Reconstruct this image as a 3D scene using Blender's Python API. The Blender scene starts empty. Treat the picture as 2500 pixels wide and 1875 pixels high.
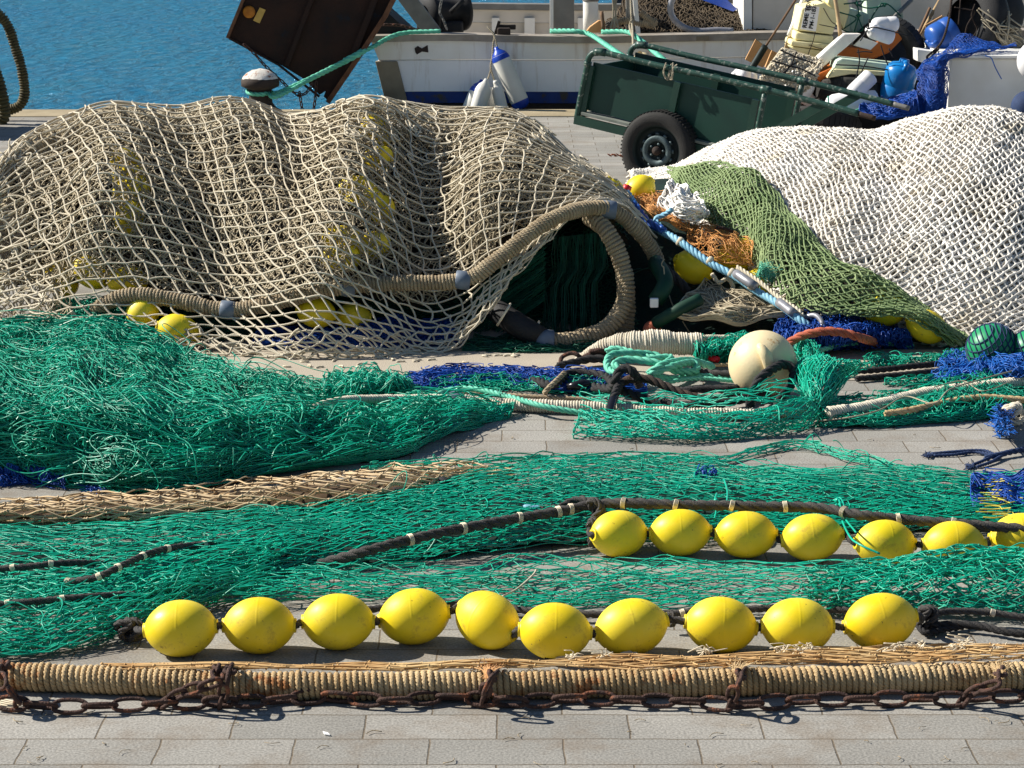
import bpy, bmesh, math, random
import numpy as np
from mathutils import Vector, Matrix, Euler
random.seed(7); RS = np.random.RandomState(11)
SC = bpy.context.scene
COL = SC.collection
# ------------------------------------------------------------------ camera
H, F, W0, H0 = 2.585, 5680.0, 2500.0, 1875.0
PITCH = math.radians(12.9)
cd = bpy.data.cameras.new('camera'); cam = bpy.data.objects.new('camera', cd); COL.objects.link(cam)
cd.sensor_width = 36.0; cd.lens = 36.0 * F / W0; cd.clip_start = .5; cd.clip_end = 2000
cam.location = (0, 0, H); cam.rotation_euler = (math.pi/2 - PITCH, 0, 0)
SC.camera = cam
# ------------------------------------------------------------------ light
SUN_EL = math.radians(37); SD = Vector((-.965*math.cos(SUN_EL), .262*math.cos(SUN_EL), math.sin(SUN_EL)))   # towards the sun
w = bpy.data.worlds.new('World'); SC.world = w; w.use_nodes = True
nt = w.node_tree; nt.nodes.clear()
sky = nt.nodes.new('ShaderNodeTexSky'); sky.sky_type = 'NISHITA'; sky.sun_disc = False
sky.sun_elevation = SUN_EL; sky.sun_rotation = math.atan2(SD.x, SD.y); sky.air_density = 1.0; sky.dust_density = .1; sky.ozone_density = 3.0
bg = nt.nodes.new('ShaderNodeBackground'); bg.inputs[1].default_value = .05
wo = nt.nodes.new('ShaderNodeOutputWorld'); nt.links.new(sky.outputs[0], bg.inputs[0]); nt.links.new(bg.outputs[0], wo.inputs[0])
sl = bpy.data.lights.new('sun', 'SUN'); sl.energy = 4.6; sl.angle = math.radians(.5); sl.color = (1, .95, .86)
so = bpy.data.objects.new('sun', sl); COL.objects.link(so); so.rotation_euler = (-SD).to_track_quat('-Z', 'Y').to_euler(); so.location = SD*30
SC.view_settings.view_transform = 'Standard'; SC.view_settings.look = 'None'; SC.view_settings.gamma = 1; SC.view_settings.exposure = .8
SC.render.engine = 'CYCLES'; SC.cycles.max_bounces = 6; SC.cycles.diffuse_bounces = 3; SC.cycles.transparent_max_bounces = 8
# ------------------------------------------------------------------ photo geometry: pixel of the 2500 x 1875 picture -> point
CP, SP = math.cos(PITCH), math.sin(PITCH)
def ray(u, v):
    x = (u-W0/2)/F; y = -(v-H0/2)/F
    return Vector((x, CP + y*SP, -SP + y*CP))
def p(u, v, w):
    """w >= 5: on the upright plane Y = w; else on the level plane z = w."""
    d = ray(u, v)
    k = (w/d.y) if w >= 5 else (w-H)/d.z
    return Vector((d.x*k, d.y*k, H + d.z*k))
def pl(u, v, P0, n):
    d = ray(u, v); k = (Vector(P0)-Vector((0, 0, H))).dot(n)/d.dot(n)
    return Vector((0, 0, H)) + d*k
def PX(P):   # metres per pixel near P
    P = Vector(P); return (P.y*CP + (H-P.z)*SP)/F
# ------------------------------------------------------------------ geometry helpers: geom = (V, [face blocks])
def cat(gs):
    V, B, o = [], [], 0
    for v, bl in gs:
        V.append(v); B += [b+o for b in bl]; o += len(v)
    return np.concatenate(V), B
def to_mesh(name, gs, smooth, off):
    V, B = cat(gs if isinstance(gs, list) else [gs])
    V = np.asarray(V, dtype=np.float64) - np.array(off)
    me = bpy.data.meshes.new(name)
    nl = sum(b.size for b in B); npoly = sum(len(b) for b in B)
    me.vertices.add(len(V)); me.vertices.foreach_set('co', V.astype(np.float32).ravel())
    me.loops.add(nl); me.loops.foreach_set('vertex_index', np.concatenate([b.ravel() for b in B]).astype(np.int32))
    tot = np.concatenate([np.full(len(b), b.shape[1]) for b in B]).astype(np.int32)
    st = np.concatenate([[0], np.cumsum(tot)[:-1]]).astype(np.int32)
    me.polygons.add(npoly); me.polygons.foreach_set('loop_start', st)
    try: me.polygons.foreach_set('loop_total', tot)
    except Exception: pass
    me.polygons.foreach_set('use_smooth', np.full(npoly, smooth))
    me.update(calc_edges=True)
    return me
OFF = {}
def thing(name, label, catg, gs, m, group=None, kind=None, smooth=True):
    gs = gs if isinstance(gs, list) else [gs]
    V = np.concatenate([g[0] for g in gs]); mn, mx = V.min(0), V.max(0)
    off = ((mn[0]+mx[0])/2, (mn[1]+mx[1])/2, mn[2])
    me = to_mesh(name, gs, smooth, off); me.materials.append(m)
    o = bpy.data.objects.new(name, me); COL.objects.link(o); o.location = off; OFF[o.name] = off
    if label: o['label'] = label
    if catg: o['category'] = catg
    if group: o['group'] = group
    if kind: o['kind'] = kind
    return o
def root(name, label, catg, at, group=None):
    o = bpy.data.objects.new(name, None); COL.objects.link(o); o.location = at; OFF[o.name] = tuple(at)
    o.empty_display_size = .1
    o['label'] = label; o['category'] = catg
    if group: o['group'] = group
    return o
def part(name, gs, m, parent, smooth=True, label=None):
    off = OFF[parent.name]
    me = to_mesh(name, gs, smooth, off); me.materials.append(m)
    o = bpy.data.objects.new(name, me); COL.objects.link(o); o.parent = parent; OFF[o.name] = off
    if label: o['label'] = label
    return o
def quadgrid(n, m, wrap=False):
    i, j = np.meshgrid(np.arange(n-1), np.arange(m if wrap else m-1), indexing='ij')
    j2 = (j+1) % m
    return np.stack([i*m+j, i*m+j2, (i+1)*m+j2, (i+1)*m+j], -1).reshape(-1, 4)
def tubes(P, r, sides=3, caps=False):
    """P (N,n,3) polylines, r scalar / (N,) / (N,n)"""
    P = np.asarray(P, float); N, n, _ = P.shape
    T = np.gradient(P, axis=1); T /= (np.linalg.norm(T, axis=2, keepdims=True)+1e-12)
    ref = np.where(np.abs(T[..., 2:3]) > .85, np.array([1., .1, 0]), np.array([.03, .02, 1.]))
    ref = np.broadcast_to(ref[:, n//2:n//2+1], T.shape)
    A = np.cross(T, ref); A /= (np.linalg.norm(A, axis=2, keepdims=True)+1e-12); B = np.cross(T, A)
    r = np.asarray(r, float)
    r = np.full((N, n), r) if r.ndim == 0 else (np.repeat(r[:, None], n, 1) if r.ndim == 1 else r)
    a = np.arange(sides)/sides*2*math.pi
    V = P[:, :, None] + r[:, :, None, None]*(np.cos(a)[None, None, :, None]*A[:, :, None] + np.sin(a)[None, None, :, None]*B[:, :, None])
    q = quadgrid(n, sides, True)
    Q = (q[None] + (np.arange(N)*n*sides)[:, None, None]).reshape(-1, 4)
    bl = [Q]
    if caps and sides > 2:
        c0 = np.arange(sides)[::-1][None] + (np.arange(N)*n*sides)[:, None]
        c1 = np.arange(sides)[None] + (np.arange(N)*n*sides + (n-1)*sides)[:, None]
        bl += [c0, c1]
    return V.reshape(-1, 3), bl
def spline(pts, n=None, step=None, closed=False):
    """Catmull-Rom through pts, resampled evenly"""
    K = np.array([list(q) for q in pts], float)
    if closed: K = np.vstack([K[-1], K, K[0], K[1]])
    else: K = np.vstack([2*K[0]-K[1], K, 2*K[-1]-K[-2]])
    out = []
    for i in range(1, len(K)-2):
        t = np.linspace(0, 1, 16, endpoint=False)[:, None]
        a, b, c, d = K[i-1], K[i], K[i+1], K[i+2]
        out.append(.5*(2*b + (c-a)*t + (2*a-5*b+4*c-d)*t**2 + (3*b-a-3*c+d)*t**3))
    out.append(K[-2][None]); S = np.vstack(out)
    L = np.concatenate([[0], np.cumsum(np.linalg.norm(np.diff(S, axis=0), axis=1))])
    if n is None: n = max(4, int(L[-1]/step)+1)
    q = np.linspace(0, L[-1], n)
    return np.stack([np.interp(q, L, S[:, k]) for k in range(3)], 1)
def frames(P):
    T = np.gradient(P, axis=0); T /= np.linalg.norm(T, axis=1, keepdims=True)+1e-12
    N = np.zeros_like(P); v = np.array([0, 0, 1.]) if abs(T[0, 2]) < .9 else np.array([1., 0, 0])
    v = v - T[0]*v.dot(T[0]); v /= np.linalg.norm(v); N[0] = v
    for i in range(1, len(P)):
        v = N[i-1] - T[i]*N[i-1].dot(T[i]); N[i] = v/(np.linalg.norm(v)+1e-12)
    return T, N, np.cross(T, N)
def clen(P): return np.concatenate([[0], np.cumsum(np.linalg.norm(np.diff(P, axis=0), axis=1))])
def tube(pts, r, sides=10, step=None, n=None, raw=False, caps=True):
    P = np.asarray(pts, float) if raw else spline(pts, n=n, step=step or max(.01, (r if np.isscalar(r) else max(r))*1.2))
    T, N, B = frames(P)
    rr = np.full(len(P), r) if np.isscalar(r) else np.interp(np.linspace(0, 1, len(P)), np.linspace(0, 1, len(r)), r)
    a = np.arange(sides)/sides*2*math.pi
    V = P[:, None] + rr[:, None, None]*(np.cos(a)[None, :, None]*N[:, None]+np.sin(a)[None, :, None]*B[:, None])
    bl = [quadgrid(len(P), sides, True)]
    if caps: bl += [np.arange(sides)[::-1][None].copy(), (np.arange(sides)+(len(P)-1)*sides)[None]]
    return V.reshape(-1, 3), bl
def rope(pts, r, pitch=None, strands=3, sides=6, jit=0):
    """laid rope: strands twisted round one another"""
    pitch = pitch or r*7
    P = spline(pts, step=pitch/9); L = clen(P)
    if jit: P = P + wob(P, 9, 3)*jit
    T, N, B = frames(P); out = []
    for k in range(strands):
        th = 2*math.pi*(L/pitch + k/strands)
        C = P + r*.52*(np.cos(th)[:, None]*N + np.sin(th)[:, None]*B)
        out.append(tube(C, r*.56, sides=sides, raw=True))
    return out
def coil(pts, R, pitch, r=None, strands=1, core=True, per=22, twist=4.):
    """rope wound tightly round a core; R scalar or list along the path"""
    base = spline(pts, step=pitch/per); L = clen(base); T, N, B = frames(base)
    RR = np.full(len(base), R) if np.isscalar(R) else np.interp(np.linspace(0, 1, len(base)), np.linspace(0, 1, len(R)), R)
    r = r or pitch*.5; out = []
    th = 2*math.pi*L/pitch
    jr = 1 + .05*np.sin(L*31)+.04*np.sin(L*77+1)+.03*np.sin(L*213)
    th = th + .35*np.sin(L*23+2)+.25*np.sin(L*61)
    rad = (np.cos(th)[:, None]*N + np.sin(th)[:, None]*B)
    C = base + (RR*jr)[:, None]*rad
    if strands == 1: out.append(tube(C, r, sides=5, raw=True))
    else:
        for k in range(strands):
            ph = th*twist + 2*math.pi*k/strands
            D = C + r*.5*(np.cos(ph)[:, None]*rad + np.sin(ph)[:, None]*T)
            out.append(tube(D, r*.58, sides=5, raw=True))
    if core:
        idx = np.arange(0, len(base), max(1, per//2))
        out.append(tube(base[idx], list(RR[idx]*.97), sides=12, raw=True))
    return out
def wob(P, f, seed):
    """smooth vector noise, P (...,3)"""
    rs = np.random.RandomState(seed); out = np.zeros(P.shape)
    for k in range(5):
        K = rs.normal(0, f, (3, 3)); ph = rs.uniform(0, 6.28, 3)
        out += np.sin(P @ K + ph)
    return out/2.6
def nz(a, b, f, seed):
    rs = np.random.RandomState(seed); o = 0
    for k in range(6):
        A, Bb = rs.normal(0, f, 2); o = o + np.sin(a*A + b*Bb + rs.uniform(0, 6.28))
    return o/2.8
def chain(pts, L, wr, wd=None, off=0, tilt=0.):
    wd = wd or L*.55; pitch = L - 4*wr*.93
    P = spline(pts, step=pitch/4); LL = clen(P); n = max(1, int(LL[-1]/pitch))
    T, N, B = frames(P); out = []
    a = np.arange(16)/16*2*math.pi
    hx = L/2-wr; hy = wd/2-wr
    cx = np.sign(np.cos(a))*np.abs(np.cos(a))**.8; cy = np.sign(np.sin(a))*np.abs(np.sin(a))**.8
    ring = np.stack([cx*hx, cy*hy, 0*a], 1)
    rt = np.gradient(np.vstack([ring[-1], ring, ring[0]]), axis=0)[1:-1]; rt /= np.linalg.norm(rt, axis=1, keepdims=True)
    zz = np.array([0, 0, 1.]); nn = np.cross(rt, zz)
    b = np.arange(6)/6*2*math.pi
    V0 = (ring[:, None]+wr*(np.cos(b)[None, :, None]*nn[:, None]+np.sin(b)[None, :, None]*zz)).reshape(-1, 3)
    i, j = np.meshgrid(np.arange(16), np.arange(6), indexing='ij')
    Q = np.stack([i*6+j, i*6+(j+1) % 6, ((i+1) % 16)*6+(j+1) % 6, ((i+1) % 16)*6+j], -1).reshape(-1, 4)
    for k in range(n+1):
        q = min(k*pitch, LL[-1]); ix = np.searchsorted(LL, q); ix = min(ix, len(P)-1)
        c = P[ix]; t, nv, bv = T[ix], N[ix], B[ix]
        an = (math.pi/4 if (k+off) % 2 else -math.pi/4) + tilt + random.uniform(-.25, .25)
        u = math.cos(an)*nv+math.sin(an)*bv; v2 = np.cross(t, u)
        out.append((c + V0[:, :1]*t + V0[:, 1:2]*u + V0[:, 2:]*v2, [Q]))
    return out
def blobs(P, r):
    P = np.asarray(P).reshape(-1, 3); N = len(P)
    o = np.array([[1, 0, 0], [-1, 0, 0], [0, 1, 0], [0, -1, 0], [0, 0, 1], [0, 0, -1]], float)
    rr = r*RS.uniform(.8, 1.25, (N, 1, 1))
    V = (P[:, None] + o[None]*rr*RS.uniform(.8, 1.3, (N, 1, 3))).reshape(-1, 3)
    f = np.array([[0, 2, 4], [2, 1, 4], [1, 3, 4], [3, 0, 4], [2, 0, 5], [1, 2, 5], [3, 1, 5], [0, 3, 5]])
    return V, [(f[None]+(np.arange(N)*6)[:, None, None]).reshape(-1, 3)]
def lathe(prof, c, axis, seg=40, ref=None, caps=False):
    """prof [(r,h)] round axis through c"""
    ax = Vector(axis).normalized(); rf = Vector(ref) if ref else (Vector((0, 0, 1)) if abs(ax.z) < .9 else Vector((1, 0, 0)))
    u = (rf-ax*rf.dot(ax)).normalized(); v = ax.cross(u)
    a = np.arange(seg)/seg*2*math.pi; pr = np.array(prof, float)
    V = np.array(c)[None, None] + pr[:, 0][:, None, None]*(np.cos(a)[None, :, None]*np.array(u)+np.sin(a)[None, :, None]*np.array(v)) + pr[:, 1][:, None, None]*np.array(ax)
    bl = [quadgrid(len(pr), seg, True)]
    if caps: bl += [np.arange(seg)[None].copy(), (np.arange(seg)[::-1]+(len(pr)-1)*seg)[None]]
    return V.reshape(-1, 3), bl
def frombm(bm):
    bm.verts.ensure_lookup_table(); bm.verts.index_update()
    V = np.array([v.co[:] for v in bm.verts]); d = {}
    for f in bm.faces: d.setdefault(len(f.verts), []).append([v.index for v in f.verts])
    bl = [np.array(x) for x in d.values()]; bm.free(); return V, bl
def box(c, size, M3=None, bev=.0):
    bm = bmesh.new(); bmesh.ops.create_cube(bm, size=1)
    for v in bm.verts: v.co = Vector((v.co.x*size[0], v.co.y*size[1], v.co.z*size[2]))
    if bev: bmesh.ops.bevel(bm, geom=bm.edges[:], offset=bev, segments=2, affect='EDGES', profile=.6)
    M = (M3.to_4x4() if M3 else Matrix.Identity(4)); M = Matrix.Translation(Vector(c)) @ M
    bm.transform(M); return frombm(bm)
def prism(pts, th, bev=0., seg=2):
    """planar polygon pts (3D) given thickness vector th"""
    bm = bmesh.new(); vs = [bm.verts.new(Vector(q)) for q in pts]; f = bm.faces.new(vs)
    r = bmesh.ops.extrude_face_region(bm, geom=[f])
    for e in r['geom']:
        if isinstance(e, bmesh.types.BMVert): e.co += Vector(th)
    bmesh.ops.recalc_face_normals(bm, faces=bm.faces[:])
    if bev: bmesh.ops.bevel(bm, geom=bm.edges[:], offset=bev, segments=seg, affect='EDGES', profile=.6)
    return frombm(bm)
def pprism(px, Y, depth, bev=0., tilt=0.):
    """outline in picture pixels on the upright plane Y, extruded away by depth"""
    return prism([p(u, v, Y) for u, v in px], (0, depth, depth*tilt), bev)
def bar(a, b, w, h, up=(0, 0, 1), bev=0.):
    a, b = Vector(a), Vector(b); d = (b-a); L = d.length; d.normalize(); u = Vector(up); s = d.cross(u).normalized(); u = s.cross(d)
    M = Matrix((d, s, u)).transposed()
    return box((a+b)/2, (L, w, h), M, bev)
def ball(c, rx, ry=None, rz=None, seg=28, M3=None):
    ry = ry or rx; rz = rz or rx
    n = seg//2; th = np.linspace(0, math.pi, n+1); ph = np.arange(seg)/seg*2*math.pi
    S = np.stack([np.sin(th)[:, None]*np.cos(ph), np.sin(th)[:, None]*np.sin(ph), np.cos(th)[:, None]+0*ph], -1)*np.array([rx, ry, rz])
    V = S.reshape(-1, 3)
    if M3: V = V @ np.array(M3).T
    return V+np.array(c), [quadgrid(n+1, seg, True)]
# ------------------------------------------------------------------ surfaces drawn through rows of photo points
class Sheet:
    def __init__(s, rows, res=96, rres=64, prof=None):
        R = []
        for row in rows:
            P = spline([p(*q) if len(q) == 3 and not isinstance(q, Vector) else q for q in row], n=res)
            R.append(P)
        R = np.array(R)                       # (rows,res,3)
        out = np.zeros((rres, res, 3))
        for j in range(res): 
            K = R[:, j]; K2 = np.vstack([2*K[0]-K[1], K, 2*K[-1]-K[-2]]); n = len(K)
            tt = np.linspace(0, n-1-1e-9, rres); ii = tt.astype(int); t = (tt-ii)[:, None]
            a, b, c, d = K2[ii], K2[ii+1], K2[ii+2], K2[np.minimum(ii+3, n+1)]
            out[:, j] = .5*(2*b+(c-a)*t+(2*a-5*b+4*c-d)*t**2+(3*b-a-3*c+d)*t**3)
        s.G = out; s.res = res; s.rres = rres; s.disp = None
        du = np.gradient(out, axis=1); dv = np.gradient(out, axis=0); n = np.cross(du, dv)
        n /= np.linalg.norm(n, axis=2, keepdims=True)+1e-9; s.N = n
    def _b(s, A, a, b):
        x = np.clip(a, 0, 1)*(s.res-1); y = np.clip(b, 0, 1)*(s.rres-1)
        i = np.minimum(x.astype(int), s.res-2); j = np.minimum(y.astype(int), s.rres-2); fx = (x-i)[..., None]; fy = (y-j)[..., None]
        return (A[j, i]*(1-fx)+A[j, i+1]*fx)*(1-fy)+(A[j+1, i]*(1-fx)+A[j+1, i+1]*fx)*fy
    def __call__(s, a, b, off=0.):
        a = np.asarray(a, float); b = np.asarray(b, float)
        P = s._b(s.G, a, b); N = s._b(s.N, a, b)
        d = off + (s.disp(a, b) if s.disp else 0)
        return P + N*np.asarray(d + 0*a)[..., None]
    def mesh(s, n=120, m=60, off=0., a0=0, a1=1, b0=0, b1=1):
        a, b = np.meshgrid(np.linspace(a0, a1, n), np.linspace(b0, b1, m), indexing='ij')
        return s(a, b, off).reshape(-1, 3), [quadgrid(n, m)]
def pile_rows(hem, top, back=1.1, n=40, mids=(.16, .36, .58, .8), round_=.55):
    Hm = spline([p(*q) for q in hem], n=n); Tp = spline([p(*q) for q in top], n=n); rows = [Hm]
    for t in mids:
        f = t*math.pi/2; h = round_*(1-math.cos(f))+(1-round_)*t; z = round_*math.sin(f)+(1-round_)*t
        Q = Hm + (Tp-Hm)*h; Q[:, 2] = Hm[:, 2]+(Tp[:, 2]-Hm[:, 2])*z; Q[:, 0] = Hm[:, 0]+(Tp[:, 0]-Hm[:, 0])*t; rows.append(Q)
    rows.append(Tp)
    B1 = Tp.copy(); B1[:, 1] += back*.45; B1[:, 2] *= .84; rows.append(B1)
    B2 = Tp.copy(); B2[:, 1] += back; B2[:, 2] *= .05; rows.append(B2)
    return [[Vector(q) for q in r] for r in rows]
def edges_net(fn, A, B, r, sub=3, bow=0., sides=3, off=0., noise=0., nf=30, seed=1, knots=None, knot_r=None):
    """net made of its bars: A, B (N,2) in sheet coordinates"""
    N = len(A); t = np.linspace(0, 1, sub+1)
    ab = A[:, None]+(B-A)[:, None]*t[None, :, None]
    if bow is not 0 and bow:
        perp = np.stack([-(B-A)[:, 1], (B-A)[:, 0]], 1)
        ab = ab + perp[:, None]*(np.sin(t*math.pi)*1.)[None, :, None]*RS.normal(0, bow, N)[:, None, None]
    P = fn(ab[..., 0], ab[..., 1], off)
    if noise:
        P = P + wob(P, nf, seed)*noise
    g = [tubes(P, np.full(N, r)*RS.uniform(.88, 1.14, N), sides)]
    if knots is not None:
        K = fn(knots[:, 0], knots[:, 1], off)
        if noise: K = K + wob(K, nf, seed)*noise
        g.append(blobs(K, knot_r or r*1.7))
    return g
def diamond(fn, ns, nt, r, sub=4, sag=.8, jit=.15, off=0., noise=0., nf=12, seed=1, sides=3, knots=True, knot_r=None, keep=None, drop=0., a0=0, a1=1, b0=0, b1=1):
    """stretched diamond net, long way along a"""
    rs = np.random.RandomState(seed)
    m = np.arange(ns+1); j = np.arange(nt+2)
    Ka = (m[:, None]+rs.normal(0, jit, (ns+1, nt+2)))/ns; Kb = (j[None]+rs.normal(0, jit, (ns+1, nt+2)))/(nt+1)
    Ka = a0+(a1-a0)*Ka; Kb = b0+(b1-b0)*Kb
    k = np.arange(nt+1); M, Kk = np.meshgrid(m, k, indexing='ij'); jj = Kk+((M+Kk) % 2 == 0)
    a = Ka[M, jj]; b = Kb[M, jj]           # (ns+1, rows)
    A0, A1, B0, B1 = a[:-1].ravel(), a[1:].ravel(), b[:-1].ravel(), b[1:].ravel()
    ok = (np.minimum(A0, A1) > -.002+min(a0, 0)) & (np.maximum(A0, A1) < 1.002) & (np.minimum(B0, B1) > -.01) & (np.maximum(B0, B1) < 1.01)
    if keep is not None: ok &= keep((A0+A1)/2, (B0+B1)/2)
    if drop: ok &= rs.rand(len(A0)) > drop
    A0, A1, B0, B1 = A0[ok], A1[ok], B0[ok], B1[ok]
    t = np.linspace(0, 1, sub+1); e = t*(1-sag)+sag*(.5-.5*np.cos(t*math.pi))
    Pa = A0[:, None]+(A1-A0)[:, None]*t; Pb = B0[:, None]+(B1-B0)[:, None]*e
    P = fn(Pa, Pb, off)
    if noise: P = P+wob(P, nf, seed)*noise
    g = [tubes(P, np.full(len(P), r)*rs.uniform(.85, 1.15, len(P)), sides)]
    if knots:
        K = fn(A0, B0, off)
        if noise: K = K+wob(K, nf, seed)*noise
        g.append(blobs(K, knot_r or r*1.7))
    return g
# ------------------------------------------------------------------ materials
def lin(c): return tuple(((x/255)/12.92 if x <= 10 else ((x/255+.055)/1.055)**2.4) for x in c)+(1,)
def mat(name, col, rough=.6, col2=None, scale=8., amt=.5, bump=0., bscale=60., metal=0., spots=None, spot_scale=6., spot_amt=.5, spec=.4, trans=0., detail=5):
    m = bpy.data.materials.new(name); m.use_nodes = True; N = m.node_tree.nodes; L = m.node_tree.links
    b = N['Principled BSDF']; b.inputs['Roughness'].default_value = rough; b.inputs['Metallic'].default_value = metal
    b.inputs['Specular IOR Level'].default_value = spec
    c1 = col if isinstance(col, tuple) and max(col) <= 1.001 and len(col) >= 3 and not all(isinstance(x, int) for x in col) else lin(col)
    c1 = tuple(c1[:3])+(1,)
    tc = N.new('ShaderNodeTexCoord'); out = None
    if col2 is not None:
        n1 = N.new('ShaderNodeTexNoise'); n1.inputs['Scale'].default_value = scale; n1.inputs['Detail'].default_value = detail
        L.new(tc.outputs['Object'], n1.inputs['Vector'])
        rmp = N.new('ShaderNodeMapRange'); rmp.inputs[1].default_value = .5-amt*.3; rmp.inputs[2].default_value = .5+amt*.3; L.new(n1.outputs[0], rmp.inputs[0])
        mx = N.new('ShaderNodeMix'); mx.data_type = 'RGBA'; mx.inputs[6].default_value = c1; mx.inputs[7].default_value = lin(col2)
        L.new(rmp.outputs[0], mx.inputs[0]); out = mx.outputs[2]
    if spots is not None:
        n2 = N.new('ShaderNodeTexNoise'); n2.inputs['Scale'].default_value = spot_scale; n2.inputs['Detail'].default_value = 8; n2.inputs['Roughness'].default_value = .65
        L.new(tc.outputs['Object'], n2.inputs['Vector'])
        r2 = N.new('ShaderNodeMapRange'); r2.inputs[1].default_value = .72-spot_amt*.3; r2.inputs[2].default_value = .78-spot_amt*.3; L.new(n2.outputs[0], r2.inputs[0])
        m2 = N.new('ShaderNodeMix'); m2.data_type = 'RGBA'; m2.inputs[7].default_value = lin(spots)
        if out: L.new(out, m2.inputs[6])
        else: m2.inputs[6].default_value = c1
        L.new(r2.outputs[0], m2.inputs[0]); out = m2.outputs[2]
    if out: L.new(out, b.inputs['Base Color'])
    else: b.inputs['Base Color'].default_value = c1
    if bump:
        n3 = N.new('ShaderNodeTexNoise'); n3.inputs['Scale'].default_value = bscale; n3.inputs['Detail'].default_value = 4; L.new(tc.outputs['Object'], n3.inputs['Vector'])
        bp = N.new('ShaderNodeBump'); bp.inputs['Strength'].default_value = bump; bp.inputs['Distance'].default_value = .01
        L.new(n3.outputs[0], bp.inputs['Height']); L.new(bp.outputs[0], b.inputs['Normal'])
    if trans: b.inputs['Transmission Weight'].default_value = trans
    return m
M = {}
M['beige'] = mat('beige_twine', (216, 206, 184), .8, (188, 174, 148), 5, .9, .3, 200)
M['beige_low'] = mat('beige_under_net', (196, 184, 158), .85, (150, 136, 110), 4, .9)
M['tube_net'] = mat('tan_twine', (214, 194, 158), .8, (176, 146, 106), 6, .9)
M['brown_shade_core'] = mat('net_heap_inside_shade', (36, 28, 20), .95, (20, 16, 12), 10, .8, .6, 60)  # dark brown that paints the shade deep inside the net heaps
M['white_net'] = mat('white_knit_twine', (232, 228, 220), .8, (212, 203, 188), 2.5, .9, .2, 200, spots=(206, 196, 178), spot_scale=3, spot_amt=.45)
M['white_core'] = mat('white_net_inside', (206, 200, 188), .95, (176, 168, 152), 14, .8)
M['olive'] = mat('olive_green_twine', (146, 162, 112), .75, (98, 122, 74), 7, .9)
M['green'] = mat('green_twine', (0, 176, 142), .4, (0, 128, 102), 5, .9, spec=.5)
M['green2'] = mat('bright_green_twine', (0, 184, 152), .4, (0, 150, 122), 6, .9, spec=.5)
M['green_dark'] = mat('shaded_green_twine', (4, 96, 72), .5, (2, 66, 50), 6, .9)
M['green_shade_core'] = mat('green_heap_inside_shade', (4, 44, 34), .9, (2, 24, 20), 14, .8, .6, 60)  # very dark green that paints the shade inside and under green nets
M['blue_net'] = mat('blue_twine', (14, 82, 176), .5, (8, 54, 132), 8, .8)
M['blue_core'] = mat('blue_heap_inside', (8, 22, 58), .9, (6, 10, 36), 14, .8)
M['sky_net'] = mat('light_blue_twine', (20, 104, 190), .5, (14, 76, 160), 8, .8)
M['orange_net'] = mat('orange_twine', (232, 172, 104), .6, (206, 144, 76), 8, .9)
M['yellow0'] = mat('yellow_plastic', (242, 212, 22), .38, (234, 190, 18), 7, .6, .05, 300, spots=(158, 120, 40), spot_scale=9, spot_amt=.28, spec=.45)
M['grey_rope'] = mat('dark_grey_rope', (84, 80, 76), .9, (50, 48, 48), 14, .9, .5, 220)
M['black_rope'] = mat('black_rope', (52, 50, 50), .85, (28, 27, 28), 12, .9, .5, 220)
M['brown_rope'] = mat('brown_black_rope', (74, 56, 44), .85, (38, 32, 30), 12, .9, .5, 220)
M['natural'] = mat('natural_fibre_rope', (206, 182, 140), .85, (166, 134, 90), 4, 1., .5, 240, spots=(158, 104, 58), spot_scale=6, spot_amt=.42)
M['served'] = mat('grey_beige_served_rope', (178, 162, 134), .9, (140, 122, 96), 9, .9, .5, 240)
M['whitish'] = mat('whitish_wound_rope', (222, 214, 196), .85, (190, 178, 156), 9, .9, .4, 240)
M['teal_rope'] = mat('pale_teal_rope', (118, 204, 176), .6, (70, 168, 138), 12, .9, .2, 240)
M['orange_rope'] = mat('terracotta_rope', (192, 104, 74), .75, (160, 80, 56), 12, .9, .3, 240)
M['blue_rope'] = mat('dark_blue_rope', (44, 66, 104), .8, (24, 40, 74), 12, .9, .3, 240)
M['cable'] = mat('light_blue_cable', (150, 196, 214), .55, (96, 160, 192), 12, .9, .2, 240)
M['tape'] = mat('silver_tape', (160, 160, 164), .4, (120, 120, 126), 16, .8, metal=.3)
M['clamp'] = mat('grey_clamp', (112, 124, 140), .5, (88, 98, 112), 16, .8)
M['tie'] = mat('cream_whipping_twine', (226, 212, 184), .8)
M['rust'] = mat('rusty_iron', (88, 62, 52), .85, (52, 38, 34), 25, .9, .8, 160, metal=.1, spots=(124, 76, 52), spot_scale=16, spot_amt=.55)
M['cream'] = mat('cream_buoy_plastic', (236, 218, 176), .48, (220, 194, 144), 5, .9, .1, 120, spots=(190, 150, 100), spot_scale=11, spot_amt=.35)
M['ball_green'] = mat('green_float_plastic', (30, 150, 96), .4, (24, 128, 82), 6, .8)
M['dark'] = mat('black_rubber', (34, 33, 34), .7, (22, 22, 23), 12, .8, .3, 120)
M['tyre'] = mat('tyre_rubber', (48, 46, 43), .85, (34, 33, 32), 14, .8, .3, 120)
M['hose'] = mat('olive_ribbed_hose', (104, 92, 52), .7, (60, 54, 32), 12, .9)
M['cart'] = mat('dark_green_paint', (28, 66, 52), .5, (20, 50, 40), 6, .9, .1, 80, spots=(70, 84, 70), spot_scale=14, spot_amt=.3)
M['cart_pipe'] = mat('green_pipe_paint', (40, 76, 64), .42, (26, 54, 46), 14, .9, .15, 90, spots=(120, 126, 116), spot_scale=26, spot_amt=.55)
M['cart_panel'] = mat('green_painted_panel', (16, 62, 50), .5, (12, 48, 40), 4, .9, .06, 60)
M['ledge'] = mat('dusty_grey_board', (136, 140, 132), .85, (104, 110, 100), 8, .9)
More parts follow.
